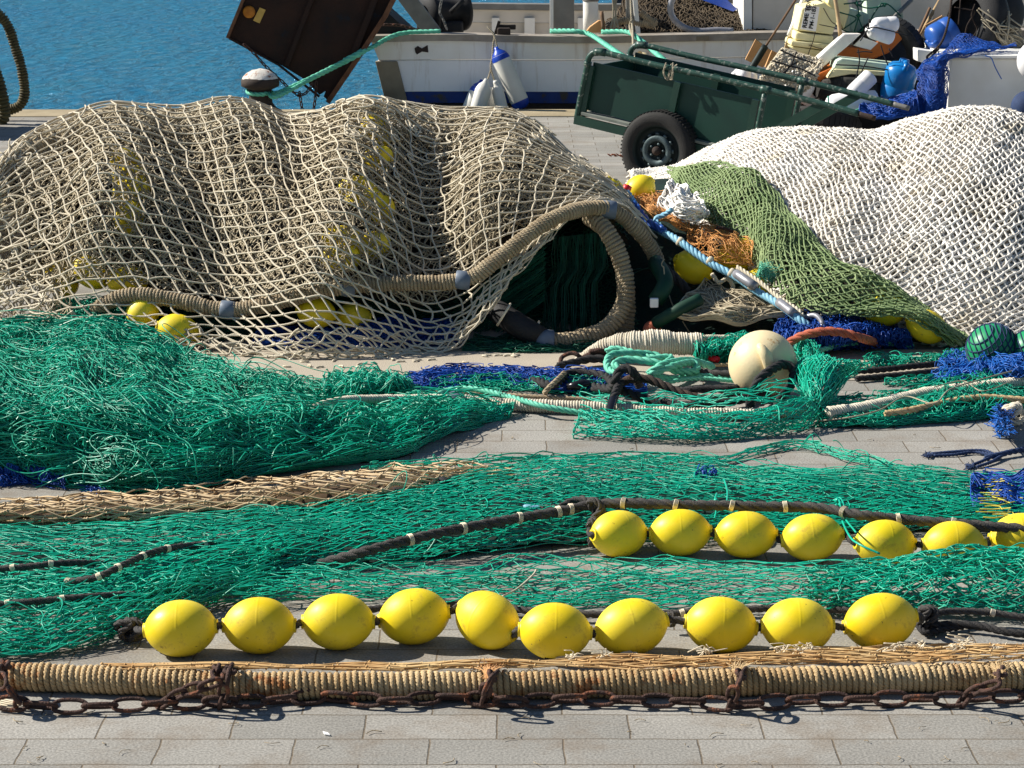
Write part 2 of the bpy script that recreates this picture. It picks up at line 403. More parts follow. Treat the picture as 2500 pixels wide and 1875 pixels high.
M['rim'] = mat('dirty_steel_rim', (96, 112, 114), .55, (50, 62, 64), 10, .9, .2, 90, metal=.4)
M['rimdark'] = mat('dark_steel_rim', (30, 44, 42), .6, (20, 28, 27), 10, .9, metal=.3)
M['hull'] = mat('white_hull_paint', (236, 236, 232), .55, (222, 218, 208), 2.2, .8, .1, 40, spots=(188, 158, 116), spot_scale=2.6, spot_amt=.25)
M['hull_low'] = mat('white_plank_paint', (234, 236, 240), .55, (222, 224, 228), 2.2, .8, .1, 40)
M['gunwale'] = mat('weathered_grey_gunwale', (168, 160, 148), .8, (128, 118, 106), 7, .9, .3, 60)
M['hull_grey'] = mat('bare_weathered_wood', (150, 140, 120), .85, (104, 92, 74), 4, .9, .3, 60)
M['hull_blue'] = mat('blue_boot_stripe', (22, 58, 132), .6, (16, 40, 96), 5, .8, spots=(60, 56, 50), spot_scale=5, spot_amt=.5)
M['hull_dark'] = mat('dark_underbody', (60, 46, 40), .8, (34, 28, 26), 5, .8)
M['whitep'] = mat('white_paint', (236, 235, 230), .55, (222, 219, 210), 4, .7)
M['greyp'] = mat('grey_painted_steel', (132, 130, 124), .6, (104, 102, 98), 6, .8, .1, 60)
M['shade_white'] = mat('off_white_paint', (214, 206, 194), .7, (198, 190, 176), 4, .7)
M['vinyl'] = mat('white_fender_vinyl', (222, 220, 212), .35, (212, 208, 196), 5, .7)
M['vblue'] = mat('blue_fender_vinyl', (30, 72, 180), .35, (22, 54, 150), 5, .7)
M['rustboard'] = mat('rusty_board_steel', (58, 34, 22), .85, (18, 13, 12), 3, .9, .6, 30, spots=(20, 27, 38), spot_scale=3, spot_amt=.4)
M['rustedge'] = mat('worn_rust_edge', (120, 84, 60), .85, (80, 52, 36), 12, .9, .4, 60)
M['orange'] = mat('orange_rust_disc', (200, 134, 40), .7, (140, 72, 20), 14, .9)
M['yplate'] = mat('ochre_plate', (206, 172, 92), .7, (176, 140, 66), 10, .8)
M['iron'] = mat('bollard_iron', (70, 58, 48), .8, (46, 40, 38), 14, .9, .5, 90, metal=.2)
M['bcap'] = mat('bollard_worn_white', (226, 222, 214), .8, (200, 190, 176), 10, .8, .4, 60, spots=(150, 84, 46), spot_scale=14, spot_amt=.58)
M['foam'] = mat('cream_foam', (238, 228, 178), .9, (226, 214, 160), 7, .8, .3, 60)
M['foamw'] = mat('white_foam', (240, 236, 228), .9, (222, 214, 204), 7, .8, .3, 60)
M['foamg'] = mat('pale_green_foam', (206, 222, 200), .9, (188, 206, 184), 7, .8, .3, 60)
M['card'] = mat('brown_board', (204, 158, 108), .85, (184, 138, 90), 6, .8)
M['orangeb'] = mat('orange_plastic', (190, 100, 22), .55, (150, 74, 16), 6, .8)
M['wood'] = mat('weathered_pole', (190, 164, 124), .85, (150, 124, 88), 9, .8)
M['woodd'] = mat('brown_pole', (120, 92, 68), .85, (90, 68, 50), 9, .8)
M['paper'] = mat('white_card', (240, 238, 234), .8)
M['ink'] = mat('black_ink', (16, 16, 18), .8)
M['jugw'] = mat('white_jug_plastic', (240, 238, 236), .4, (228, 224, 222), 5, .6)
M['jugb'] = mat('bright_blue_plastic', (20, 122, 190), .3, (14, 100, 170), 4, .6)
M['jugd'] = mat('deep_blue_plastic', (46, 96, 176), .35, (32, 70, 140), 4, .6)
M['red'] = mat('red_plastic', (206, 34, 44), .4)
M['navy'] = mat('navy_cap', (44, 50, 68), .5)
M['greenlog'] = mat('dark_green_hose', (6, 60, 40), .6, (5, 46, 32), 7, .8)
M['leaf'] = mat('dry_leaf', (150, 84, 54), .85, (110, 60, 40), 20, .8)
M['rag'] = mat('white_cord_bundle', (244, 240, 232), .8)
M['glass'] = mat('window_glass', (30, 44, 58), .1, spec=.6)
M['bluecloth'] = mat('blue_tarpaulin', (22, 66, 156), .6, (14, 46, 120), 5, .8)
M['limewire'] = mat('grey_brown_twine', (176, 166, 144), .8, (136, 124, 102), 12, .8)

def yellow_mat():
    m = bpy.data.materials.new('yellow_plastic'); m.use_nodes = True; N = m.node_tree.nodes; L = m.node_tree.links; b = N['Principled BSDF']
    tc = N.new('ShaderNodeTexCoord'); oi = N.new('ShaderNodeObjectInfo')
    w_ = N.new('ShaderNodeMath'); w_.operation = 'MULTIPLY'; w_.inputs[1].default_value = 40; L.new(oi.outputs['Random'], w_.inputs[0])
    def noise(sc, det, ro=.6):
        n = N.new('ShaderNodeTexNoise'); n.noise_dimensions = '4D'; n.inputs['Scale'].default_value = sc; n.inputs['Detail'].default_value = det; n.inputs['Roughness'].default_value = ro
        L.new(tc.outputs['Object'], n.inputs['Vector']); L.new(w_.outputs[0], n.inputs['W']); return n
    def rng(src, a, b_, c=0., d=1.):
        r = N.new('ShaderNodeMapRange'); r.inputs[1].default_value = a; r.inputs[2].default_value = b_; r.inputs[3].default_value = c; r.inputs[4].default_value = d; L.new(src, r.inputs[0]); return r.outputs[0]
    def mix(f, a, col):
        x = N.new('ShaderNodeMix'); x.data_type = 'RGBA'; x.inputs[7].default_value = lin(col); L.new(f, x.inputs[0])
        if isinstance(a, tuple): x.inputs[6].default_value = lin(a)
        else: L.new(a, x.inputs[6])
        return x.outputs[2]
    c = mix(oi.outputs['Random'], (242, 216, 34), (240, 206, 24))
    c = mix(rng(noise(6, 5).outputs[0], .45, .75, 0, .6), c, (246, 226, 90))         # sun-bleached areas
    c = mix(rng(noise(12, 9, .8).outputs[0], .54, .70, 0, .75), c, (166, 124, 44))   # grime
    c = mix(rng(noise(45, 4, .7).outputs[0], .65, .71, 0, .85), c, (112, 76, 36))     # specks and scuffs
    L.new(c, b.inputs['Base Color']); b.inputs['Specular IOR Level'].default_value = .4
    L.new(rng(noise(12, 6).outputs[0], .3, .7, .36, .58), b.inputs['Roughness'])
    bp = N.new('ShaderNodeBump'); bp.inputs['Strength'].default_value = .12; bp.inputs['Distance'].default_value = .003; L.new(noise(40, 6).outputs[0], bp.inputs['Height']); L.new(bp.outputs[0], b.inputs['Normal'])
    return m
M['yellow'] = yellow_mat()

def streaked(name, c1, c2, streak):
    m = mat(name, c1, .55, c2, 2.2, .8, .1, 40); N = m.node_tree.nodes; L = m.node_tree.links; b = N['Principled BSDF']
    old = b.inputs['Base Color'].links[0].from_socket; tc = N.new('ShaderNodeTexCoord'); mp = N.new('ShaderNodeMapping'); mp.inputs['Scale'].default_value = (9, 9, .9); L.new(tc.outputs['Object'], mp.inputs[0])
    n = N.new('ShaderNodeTexNoise'); n.inputs['Scale'].default_value = 1.; n.inputs['Detail'].default_value = 8; n.inputs['Roughness'].default_value = .7; L.new(mp.outputs[0], n.inputs['Vector'])
    r = N.new('ShaderNodeMapRange'); r.inputs[1].default_value = .54; r.inputs[2].default_value = .74; r.inputs[4].default_value = .6; L.new(n.outputs[0], r.inputs[0])
    x = N.new('ShaderNodeMix'); x.data_type = 'RGBA'; x.inputs[7].default_value = lin(streak); L.new(r.outputs[0], x.inputs[0]); L.new(old, x.inputs[6]); L.new(x.outputs[2], b.inputs['Base Color'])
    return m
M['hull'] = streaked('white_hull_paint_streaked', (244, 243, 238), (226, 220, 208), (164, 128, 84))
M['hull_low'] = streaked('white_plank_paint_streaked', (242, 243, 244), (230, 230, 230), (176, 160, 136))
PAVE_DX = 0.0
# ------------------------------------------------------------------ ground, quay, water
def plane(x0, x1, y0, y1, z): return np.array([[x0, y0, z], [x1, y0, z], [x1, y1, z], [x0, y1, z]], float), [np.array([[0, 1, 2, 3]])]
def paving_mat():
    m = bpy.data.materials.new('grey_stone_pavers'); m.use_nodes = True; N = m.node_tree.nodes; L = m.node_tree.links; b = N['Principled BSDF']
    geo = N.new('ShaderNodeNewGeometry'); mp = N.new('ShaderNodeMapping'); L.new(geo.outputs['Position'], mp.inputs[0])
    Yr = p(1250, 1804.5, 0).y; X = p(1052, 1775, 0).x
    mp.inputs['Location'].default_value = (-X+.4*50+PAVE_DX, -Yr+.2*80, 0)
    nw = N.new('ShaderNodeTexNoise'); nw.inputs['Scale'].default_value = 9; nw.inputs['Detail'].default_value = 6; L.new(geo.outputs['Position'], nw.inputs['Vector'])
    sb = N.new('ShaderNodeVectorMath'); sb.operation = 'SUBTRACT'; sb.inputs[1].default_value = (.5, .5, .5); L.new(nw.outputs['Color'], sb.inputs[0])
    sc = N.new('ShaderNodeVectorMath'); sc.operation = 'SCALE'; sc.inputs[3].default_value = .012; L.new(sb.outputs[0], sc.inputs[0])
    ad = N.new('ShaderNodeVectorMath'); L.new(mp.outputs[0], ad.inputs[0]); L.new(sc.outputs[0], ad.inputs[1])
    br = N.new('ShaderNodeTexBrick'); L.new(ad.outputs[0], br.inputs['Vector'])
    br.inputs['Scale'].default_value = 1; br.inputs['Brick Width'].default_value = .4; br.inputs['Row Height'].default_value = .2
    br.inputs['Mortar Size'].default_value = .0035; br.inputs['Mortar Smooth'].default_value = .4; br.offset = .5; br.inputs['Bias'].default_value = 0
    br.inputs['Color1'].default_value = lin((142, 139, 132)); br.inputs['Color2'].default_value = lin((160, 156, 148)); br.inputs['Mortar'].default_value = lin((112, 102, 88))
    n1 = N.new('ShaderNodeTexNoise'); n1.inputs['Scale'].default_value = 120; n1.inputs['Detail'].default_value = 3; L.new(geo.outputs['Position'], n1.inputs['Vector'])
    n2 = N.new('ShaderNodeTexNoise'); n2.inputs['Scale'].default_value = 1.7; n2.inputs['Detail'].default_value = 7; L.new(geo.outputs['Position'], n2.inputs['Vector'])
    mr = N.new('ShaderNodeMapRange'); mr.inputs[1].default_value = .35; mr.inputs[2].default_value = .65; mr.inputs[3].default_value = .74; mr.inputs[4].default_value = 1.2; L.new(n1.outputs[0], mr.inputs[0])
    mr2 = N.new('ShaderNodeMapRange'); mr2.inputs[1].default_value = .3; mr2.inputs[2].default_value = .7; mr2.inputs[3].default_value = .84; mr2.inputs[4].default_value = 1.06; L.new(n2.outputs[0], mr2.inputs[0])
    mu = N.new('ShaderNodeMath'); mu.operation = 'MULTIPLY'; L.new(mr.outputs[0], mu.inputs[0]); L.new(mr2.outputs[0], mu.inputs[1])
    vm = N.new('ShaderNodeVectorMath'); vm.operation = 'SCALE'; L.new(br.outputs['Color'], vm.inputs[0]); L.new(mu.outputs[0], vm.inputs[3])
    # brown dust and stains that lie in patches
    n4 = N.new('ShaderNodeTexNoise'); n4.inputs['Scale'].default_value = 3.1; n4.inputs['Detail'].default_value = 9; n4.inputs['Roughness'].default_value = .7; L.new(geo.outputs['Position'], n4.inputs['Vector'])
    r4 = N.new('ShaderNodeMapRange'); r4.inputs[1].default_value = .50; r4.inputs[2].default_value = .70; r4.inputs[4].default_value = .6; L.new(n4.outputs[0], r4.inputs[0])
    mx = N.new('ShaderNodeMix'); mx.data_type = 'RGBA'; mx.inputs[7].default_value = lin((118, 102, 84)); L.new(r4.outputs[0], mx.inputs[0]); L.new(vm.outputs[0], mx.inputs[6])
    L.new(mx.outputs[2], b.inputs['Base Color']); b.inputs['Roughness'].default_value = .9; b.inputs['Specular IOR Level'].default_value = .25
    hs = N.new('ShaderNodeMath'); hs.operation = 'MULTIPLY_ADD'; hs.inputs[1].default_value = -1.6; L.new(br.outputs['Fac'], hs.inputs[0])
    L.new(n1.outputs[0], hs.inputs[2])
    bp = N.new('ShaderNodeBump'); bp.inputs['Strength'].default_value = .55; bp.inputs['Distance'].default_value = .003; L.new(hs.outputs[0], bp.inputs['Height']); L.new(bp.outputs[0], b.inputs['Normal'])
    return m
PAVE_DX = 0.0
def stone_mat(name, c1, c2, sc=150):
    return mat(name, c1, .9, c2, 3, .8, .35, sc, spec=.2)
YE = p(700, 269, 0).y                      # edge of the quay
thing('quay_paving', None, None, [plane(-60, 60, -20, YE-.62, 0)], paving_mat(), kind='structure')
b0, b1 = p(1250, 930, 0).y, p(1250, 855, 0).y
thing('stone_band', None, None, [box((0, (b0+b1)/2, -.028), (60, b1-b0, .066), bev=.004)], stone_mat('smooth_beige_stone', (180, 170, 153), (168, 157, 140)), kind='structure', smooth=False)
cp = [box((x, YE-.31+random.uniform(-.008, .008), -.07+random.uniform(-.004, .004)), (1.985, .62, .16), bev=.02) for x in np.arange(-41, 42, 2.)]
thing('quay_coping', None, None, cp, stone_mat('rough_coping_stone', (176, 162, 134), (144, 130, 104), 30), kind='structure', smooth=False)
thing('quay_wall', None, None, [box((0, YE-1.3, -2.15), (80, 2.4, 4.0))], stone_mat('quay_wall_stone', (120, 110, 94), (84, 78, 68), 20), kind='structure', smooth=False)
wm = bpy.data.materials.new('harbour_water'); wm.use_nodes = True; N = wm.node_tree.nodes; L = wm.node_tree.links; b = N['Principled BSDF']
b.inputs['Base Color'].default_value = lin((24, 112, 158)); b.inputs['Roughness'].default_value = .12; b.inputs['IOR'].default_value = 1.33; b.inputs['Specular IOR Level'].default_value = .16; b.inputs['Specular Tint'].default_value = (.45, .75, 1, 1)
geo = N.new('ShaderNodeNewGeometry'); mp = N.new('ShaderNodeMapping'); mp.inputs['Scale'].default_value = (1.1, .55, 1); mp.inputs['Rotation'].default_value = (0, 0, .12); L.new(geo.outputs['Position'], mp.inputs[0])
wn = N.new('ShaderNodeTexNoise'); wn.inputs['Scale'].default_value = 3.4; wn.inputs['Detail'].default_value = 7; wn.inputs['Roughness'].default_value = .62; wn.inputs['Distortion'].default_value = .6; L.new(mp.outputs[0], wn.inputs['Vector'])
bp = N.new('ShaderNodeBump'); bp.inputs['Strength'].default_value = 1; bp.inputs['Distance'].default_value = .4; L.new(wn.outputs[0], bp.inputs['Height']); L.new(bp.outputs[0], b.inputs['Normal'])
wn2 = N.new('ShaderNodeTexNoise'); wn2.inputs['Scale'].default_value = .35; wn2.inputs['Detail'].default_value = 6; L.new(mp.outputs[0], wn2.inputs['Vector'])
mx = N.new('ShaderNodeMix'); mx.data_type = 'RGBA'; mx.inputs[6].default_value = lin((22, 102, 148)); mx.inputs[7].default_value = lin((30, 118, 146)); L.new(wn2.outputs[0], mx.inputs[0]); L.new(mx.outputs[2], b.inputs['Base Color'])  # noise patches in the base colour stand in for patchy reflections
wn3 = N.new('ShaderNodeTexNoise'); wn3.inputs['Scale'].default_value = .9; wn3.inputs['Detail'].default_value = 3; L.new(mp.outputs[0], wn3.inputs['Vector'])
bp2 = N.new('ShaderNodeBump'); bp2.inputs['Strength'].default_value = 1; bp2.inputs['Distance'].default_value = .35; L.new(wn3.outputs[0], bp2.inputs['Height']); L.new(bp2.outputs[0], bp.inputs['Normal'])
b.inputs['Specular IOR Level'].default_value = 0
gl = N.new('ShaderNodeBsdfGlossy'); gl.inputs['Color'].default_value = (.42, .62, .82, 1); gl.inputs['Roughness'].default_value = .08; L.new(bp.outputs[0], gl.inputs['Normal'])  # gloss tinted blue to deepen the reflected sky
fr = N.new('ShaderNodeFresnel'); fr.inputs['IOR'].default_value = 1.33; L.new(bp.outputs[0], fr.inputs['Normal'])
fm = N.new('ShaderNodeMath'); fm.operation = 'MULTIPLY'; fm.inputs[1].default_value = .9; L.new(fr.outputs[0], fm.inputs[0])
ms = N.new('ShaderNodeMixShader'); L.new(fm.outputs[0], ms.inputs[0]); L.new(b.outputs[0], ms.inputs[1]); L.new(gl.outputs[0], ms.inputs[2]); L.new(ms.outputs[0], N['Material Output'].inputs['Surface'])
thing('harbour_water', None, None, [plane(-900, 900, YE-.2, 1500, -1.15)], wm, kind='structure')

# ------------------------------------------------------------------ bollard and mooring line
c = p(637, 277, 0); s = PX(c)
bo = root('bollard', 'rusty iron bollard with a worn white mushroom cap on the quay edge', 'bollard', c)
R = 47*s
part('stem', [lathe([(R*1.12, 0), (R*1.1, .03), (R*.8, .06), (R*.62, .11), (R*.58, .2), (R*.62, .26), (R*.8, .3)], c, (0, 0, 1), 40)], M['iron'], bo)
part('collar', [lathe([(R*.7, .25), (R*.97, .275), (R*1.0, .31), (R*.97, .345), (R*.9, .36)], c, (0, 0, 1), 48)], M['iron'], bo)
V, B = lathe([(R*.93, .352), (R*.88, .372), (R*.7, .405), (R*.45, .435), (R*.2, .447), (0, .449)], c, (0, 0, 1), 48)
V = V + wob(V, 40, 3)*.003
part('cap', [(V, B)], M['bcap'], bo)
bt = [(645, 246, 23.4), (615, 243, 23.2), (598, 236, 23.35)]
cz = c + Vector((0, 0, .225))
loop = [cz+Vector((math.cos(a)*R*.66, math.sin(a)*R*.66, .02*math.sin(a))) for a in np.linspace(-.4, -2*math.pi+.9, 14)]
yb = 24.42
far = [(680, 226, 23.5), (760, 190, 23.7), (840, 150, 23.9), (905, 117, 24.1), (975, 83, yb), (1075, 76, yb)]
lp = [p(*q) for q in far]
g = rope([*loop[::-1][:-1], p(676, 236, 23.35), *[q+Vector((0, 0, -.012)) for q in lp[1:3]]], .022) + rope([loop[0], *lp], .024)
g += rope([lp[2], (lp[2]+lp[3])/2, lp[3]+Vector((-.08, 0, -.03))], .034)
thing('mooring_rope', 'green mooring rope running from the bollard up to the white boat', 'rope', g, M['teal_rope'])
for k, (us, lab) in enumerate([([(1345, 76, 24.6), (1400, 76, 24.4), (1440, 84, 24.3), (1475, 106, 23.6), (1510, 130, 22.6), (1560, 165, 21.5), (1600, 215, 21)], 'pale green rope dropping from the gunwale behind the left end of the green cart'),
                    ([(1470, 78, 24.6), (1530, 78, 24.4), (1560, 95, 24.0), (1590, 120, 23), (1625, 150, 22), (1680, 205, 21)], 'pale green rope dropping from the gunwale past the middle of the green cart')]):
    thing('mooring_rope', lab, 'rope', rope([p(*q) for q in us], .026), M['teal_rope'])

# ------------------------------------------------------------------ ribbed hose at the left edge, and an unseen box added to cast a shadow
hs = root('ribbed_hose', 'olive ribbed hose hanging in a loop at the left edge above the quay', 'hose', p(30, 272, 23.0))
def ribbed(px, R, Y):
    P = [p(u, v, Y) for u, v in px]; return [tube(P, R*.9, 12)] + coil(P, R*.9, R*.62, R*.3, core=False, per=14)
part('hose_loop', ribbed([(-190, 70), (-110, 20), (-40, 14), (0, 38), (22, 70), (38, 118), (52, 165), (60, 215), (56, 245), (42, 262), (18, 268), (-10, 262)], .044, 22.9), M['hose'], hs)
part('hose_end', ribbed([(-190, 110), (-90, 70), (-30, 120), (-14, 170), (0, 215), (8, 255), (10, 280), (2, 298), (-25, 310)], .055, 22.6), M['hose'], hs)
mc = root('shadow_cabinet', 'grey cabinet added unseen past the left edge to cast a shadow, with the hose on it', 'shadow caster', (-5.9, 22.1, 0))
part('cabinet', [box((-5.95, 22.1, .6), (1.3, .8, 1.1), bev=.03)], M['greyp'], mc)
part('plinth', [box((-5.95, 22.1, .025), (1.0, .6, .05))], M['iron'], mc, False)
part('lid', [box((-5.95, 22.1, 1.175), (1.36, .86, .05), bev=.012)], M['dark'], mc)

# ------------------------------------------------------------------ hanging trawl door
Y = 24.15
td = root('trawl_door', 'big dark rusty steel trawl door hanging tilted over the water beside the boat', 'trawl door', p(750, 250, Y))
poly = [(557, 91), (612, 118), (680, 155), (745, 195), (780, 232), (795, 222), (790, 236), (802, 247), (872, 142), (930, 55), (975, -40), (650, -140), (612, -30)]
th = .045
part('plate', [prism([p(u, v, Y) for u, v in poly], (0, th, 0), .006)], M['rustboard'], td, False)
def strip(px, w, d, Yy): return [bar(p(*px[i], Yy), p(*px[i+1], Yy), d, w, up=(0, 0, 1)) for i in range(len(px)-1)]
part('edge_flange', strip([(801, 249), (873, 143), (940, 40), (985, -50)], .05, .14, Y-.03)+strip([(556, 92), (606, -30), (640, -120)], .03, .1, Y-.02), M['rustedge'], td, False)
part('stiffener', strip([(840, 190), (900, 40), (935, -60)], .06, .07, Y-.03)+strip([(700, 160), (760, 0), (800, -100)], .045, .06, Y-.02), M['rustboard'], td, False)
part('lower_rim', strip([(560, 93), (680, 158), (780, 236)], .02, .05, Y-.01), M['rustboard'], td, False)
part('disc', [lathe([(0, -.03), (.052, -.028), (.062, -.018), (.064, 0)], p(608, 29, Y-.003), (0, 1, 0), 32)], M['orange'], td)
part('plate_patch', [prism([p(u, v, Y-.004) for u, v in [(634, 18), (649, 24), (634, 57), (618, 50)]], (0, -.008, 0), .002)], M['yplate'], td, False)
def chn(name, label, px, Yy, L=.075, wr=.0065, m='rust', group=None, **k):
    return thing(name, label, 'chain', chain([p(u, v, Yy) for u, v in px], L, wr, **k), M[m], group)
chn('hanging_chain', 'long dark chain sagging from the left corner of the trawl door', [(600, 112), (620, 130), (645, 158), (670, 182), (690, 200), (712, 222), (732, 232)], 24.0)
chn('hanging_chain', 'short dark chain hanging straight down left under the trawl door tip', [(732, 230), (735, 250), (740, 280)], 24.0)
chn('hanging_chain', 'short dark chain hanging straight down nearest the trawl door tip', [(772, 205), (770, 235), (765, 275)], 24.02)
chn('hanging_chain', 'short loop of dark chain strung between the two hanging chains', [(733, 232), (745, 228), (757, 215), (762, 203)], 23.98)

# ------------------------------------------------------------------ fishing boat
yh = 24.5
bt = root('fishing_boat', 'white wooden fishing boat with a weathered grey rail moored along the quay', 'fishing boat', p(1500, 262, yh))
def hullstrip(top, bot, d=0, th=.08, Yh=yh):
    n = 60; T_ = spline([p(u, v, Yh-d) for u, v in top], n=n); B_ = spline([p(u, v, Yh-d) for u, v in bot], n=n)
    T2, B2 = T_+[0, th, 0], B_+[0, th, 0]
    V = np.concatenate([T_, B_, B2, T2]).reshape(4, n, 3).transpose(1, 0, 2).reshape(-1, 3)
    return V, [quadgrid(n, 4, True), np.array([[0, 1, 2, 3]]), np.array([[3, 2, 1, 0]])+(n-1)*4]
part('upper_planking', [hullstrip([(907, 103), (1100, 100), (1400, 106), (1700, 101), (2000, 96), (2500, 92), (2760, 90)], [(925, 147), (1100, 145), (1400, 146), (1700, 141), (2000, 136), (2500, 132), (2760, 130)], .02)], M['hull'], bt, False)
part('lower_planking', [hullstrip([(922, 148), (1100, 147), (1400, 148), (1700, 143), (2000, 138), (2500, 134), (2760, 132)], [(955, 224), (1100, 223), (1400, 224), (1700, 221), (2000, 218), (2500, 215), (2760, 212)])], M['hull_low'], bt, False)
part('boot_stripe', [hullstrip([(956, 224.5), (1100, 223.5), (1400, 224.5), (1700, 221.5), (2000, 218.5), (2500, 215.5), (2760, 212)], [(965, 252), (1100, 251), (1400, 252), (1700, 250), (2000, 248), (2500, 246), (2760, 244)], -.01)], M['hull_blue'], bt, False)
part('underbody', [hullstrip([(968, 252.5), (1400, 252.5), (2000, 248.5), (2760, 244.5)], [(1040, 520), (1400, 520), (2000, 520), (2760, 520)], -.03)], M['hull_dark'], bt, False)
part('stem_post', [prism([p(u, v, yh-.03) for u, v in [(916, 150), (970, 150), (998, 262), (1060, 560), (1010, 560), (944, 262)]], (0, .1, 0), .01)], M['hull_grey'], bt, False)
part('rail_cap', [hullstrip([(903, 88), (1100, 84), (1400, 89), (1700, 84), (1930, 79), (2500, 74), (2760, 72)], [(905, 104), (1100, 100), (1400, 106), (1700, 101), (1930, 96), (2500, 92), (2760, 90)], .06, .3)], M['gunwale'], bt, False)
# hull mass, deck and transom
zt = p(905, 90, yh).z
xl = p(912, 90, yh).x; xr = p(2760, 90, yh).x
part('transom', [prism([Vector((xl, yh+.02, zt-.02)), Vector((xl, yh+3.0, zt-.02)), Vector((xl+.45, yh+3.0, -1.3)), Vector((xl+.45, yh+.02, -1.3))], (.08, 0, 0), .01)], M['hull_grey'], bt, False)
part('deck', [box(((xl+xr)/2+.2, yh+1.5, .28), (xr-xl-.3, 2.9, .06))], M['shade_white'], bt, False)
yf = 27.3
part('far_bulwark', [hullstrip([(1075, 22), (1400, 26), (1700, 24), (2100, 18), (2600, 14)], [(1075, 52), (1400, 56), (1700, 54), (2100, 48), (2600, 44)], 0, .08, yf), hullstrip([(1075, 53.5), (1400, 57), (1700, 55.5), (2100, 49.5), (2600, 45)], [(1075, 110), (1400, 110), (1700, 110), (2100, 110), (2600, 110)], -.05, .08, yf)], M['shade_white'], bt, False)
part('far_rail', [hullstrip([(1050, 8), (1400, 11), (1700, 9), (2100, 4), (2600, 0)], [(1050, 21), (1400, 25), (1700, 23), (2100, 17), (2600, 13)], .05, .25, yf)], M['greyp'], bt, False)
for u in (1210, 1293, 1420, 1530, 1650): part('rib', [box(p(u, 70, yf-.02), (.09 if u != 1293 else .12, .07, .25))], M['whitep'], bt, False)
def post(name, a, b, w, Yy, m, d=None, **k): part(name, [bar(p(*a, Yy), p(*b, Yy), d or w, w, up=(1, 0, 0), bev=.008)], m, bt, False, **k)
post('gantry_post', (1372, 90), (1372, -80), .26, 25.1, M['greyp'], .14)
part('pipe_post', [tube([p(1442, 84, 25.3), p(1442, -80, 25.3)], .082, 20, n=4)], M['whitep'], bt)
part('post_lit_edge', [bar(p(1347, 88, 25.0), p(1347, -80, 25.0), .03, .035, up=(1, 0, 0))], M['whitep'], bt, False)  # white bar paints the sunlit left edge of the post
part('pipe_ring', [lathe([(.084, 0), (.09, .005), (.09, .02), (.084, .025)], p(1442, 3, 25.3), (0, 0, 1), 24)], M['greyp'], bt)
post('stern_post', (1540, 85), (1537, -60), .09, 25.0, M['greyp'])
post('stern_post', (1558, 83), (1545, -60), .05, 24.9, M['whitep'])
post('gantry_brace', (1062, 86), (945, -70), .17, 24.75, M['greyp'], .1)
part('stern_pipe', [tube([p(832, 50, 25.4), p(850, -60, 25.4)], .035, 14, n=4)], M['whitep'], bt)
part('stern_pipe', [tube([p(846, 62, 25.2), p(862, -60, 25.2)], .04, 14, n=4)], M['wood'], bt)
part('stern_ledge', [prism([p(u, v, 25.4) for u, v in [(826, 40), (960, 50), (960, 62), (838, 62)]], (0, .3, 0), .01)], M['whitep'], bt, False)
part('stern_block', [prism([p(u, v, 24.7) for u, v in [(905, 20), (935, 20), (1010, 88), (905, 88)]], (0, .8, 0), .01)], M['dark'], bt, False)
cab = part('cabin', [box(p(2420, 20, 26.2)+Vector((0, .3, 0)), (5.4, 1.4, .6))], M['shade_white'], bt, False)
part('cabin_wall', [prism([p(u, v, 25.0) for u, v in [(1838, 77), (2080, 77), (2080, -60), (1838, -60)]], (0, 1.6, 0), .02)], M['shade_white'], bt, False)
part('cabin_edge', [prism([p(u, v, 24.98) for u, v in [(1815, 76), (1836, 76), (1836, -60), (1815, -60)]], (0, 1.2, 0), .01)], M['whitep'], bt, False)
part('window_band', [prism([p(u, v, 27.0) for u, v in [(1500, 8), (1812, 8), (1812, -40), (1500, -40)]], (0, .1, 0))], M['glass'], bt, False)
part('coaming', [prism([p(u, v, 26.9) for u, v in [(1700, 40), (1812, 40), (1812, 9), (1700, 9)]], (0, .3, 0))], M['whitep'], bt, False)
part('cleat', [box(p(1230, 78, 24.55), (.14, .12, .09), bev=.02), box(p(1212, 74, 24.6), (.03, .06, .2), Matrix.Rotation(.3, 3, 'Y')), box(p(1236, 66, 24.6), (.2, .05, .05), bev=.01)], M['iron'], bt, False)
part('scrape_mark', [prism([p(u, v, yh-.024) for u, v in [(1012, 118), (1020, 112), (1030, 118), (1044, 110), (1046, 128), (1030, 126), (1018, 133), (1014, 128)]], (0, -.003, 0))], M['hull_dark'], bt, False)
part('scupper', [prism([p(u, v, yh-.065) for u, v in [(1700, 89), (1731, 88), (1731, 98), (1700, 99)]], (0, -.003, 0))], M['hull_grey'], bt, False)
for i, vv in enumerate((70, 76)): pass
# window lights seen along the top
part('window_frame', [prism([p(u, v, 26.85) for u, v in [(1762, 10), (1772, 10), (1772, -40), (1762, -40)]], (0, .1, 0))], M['whitep'], bt, False)

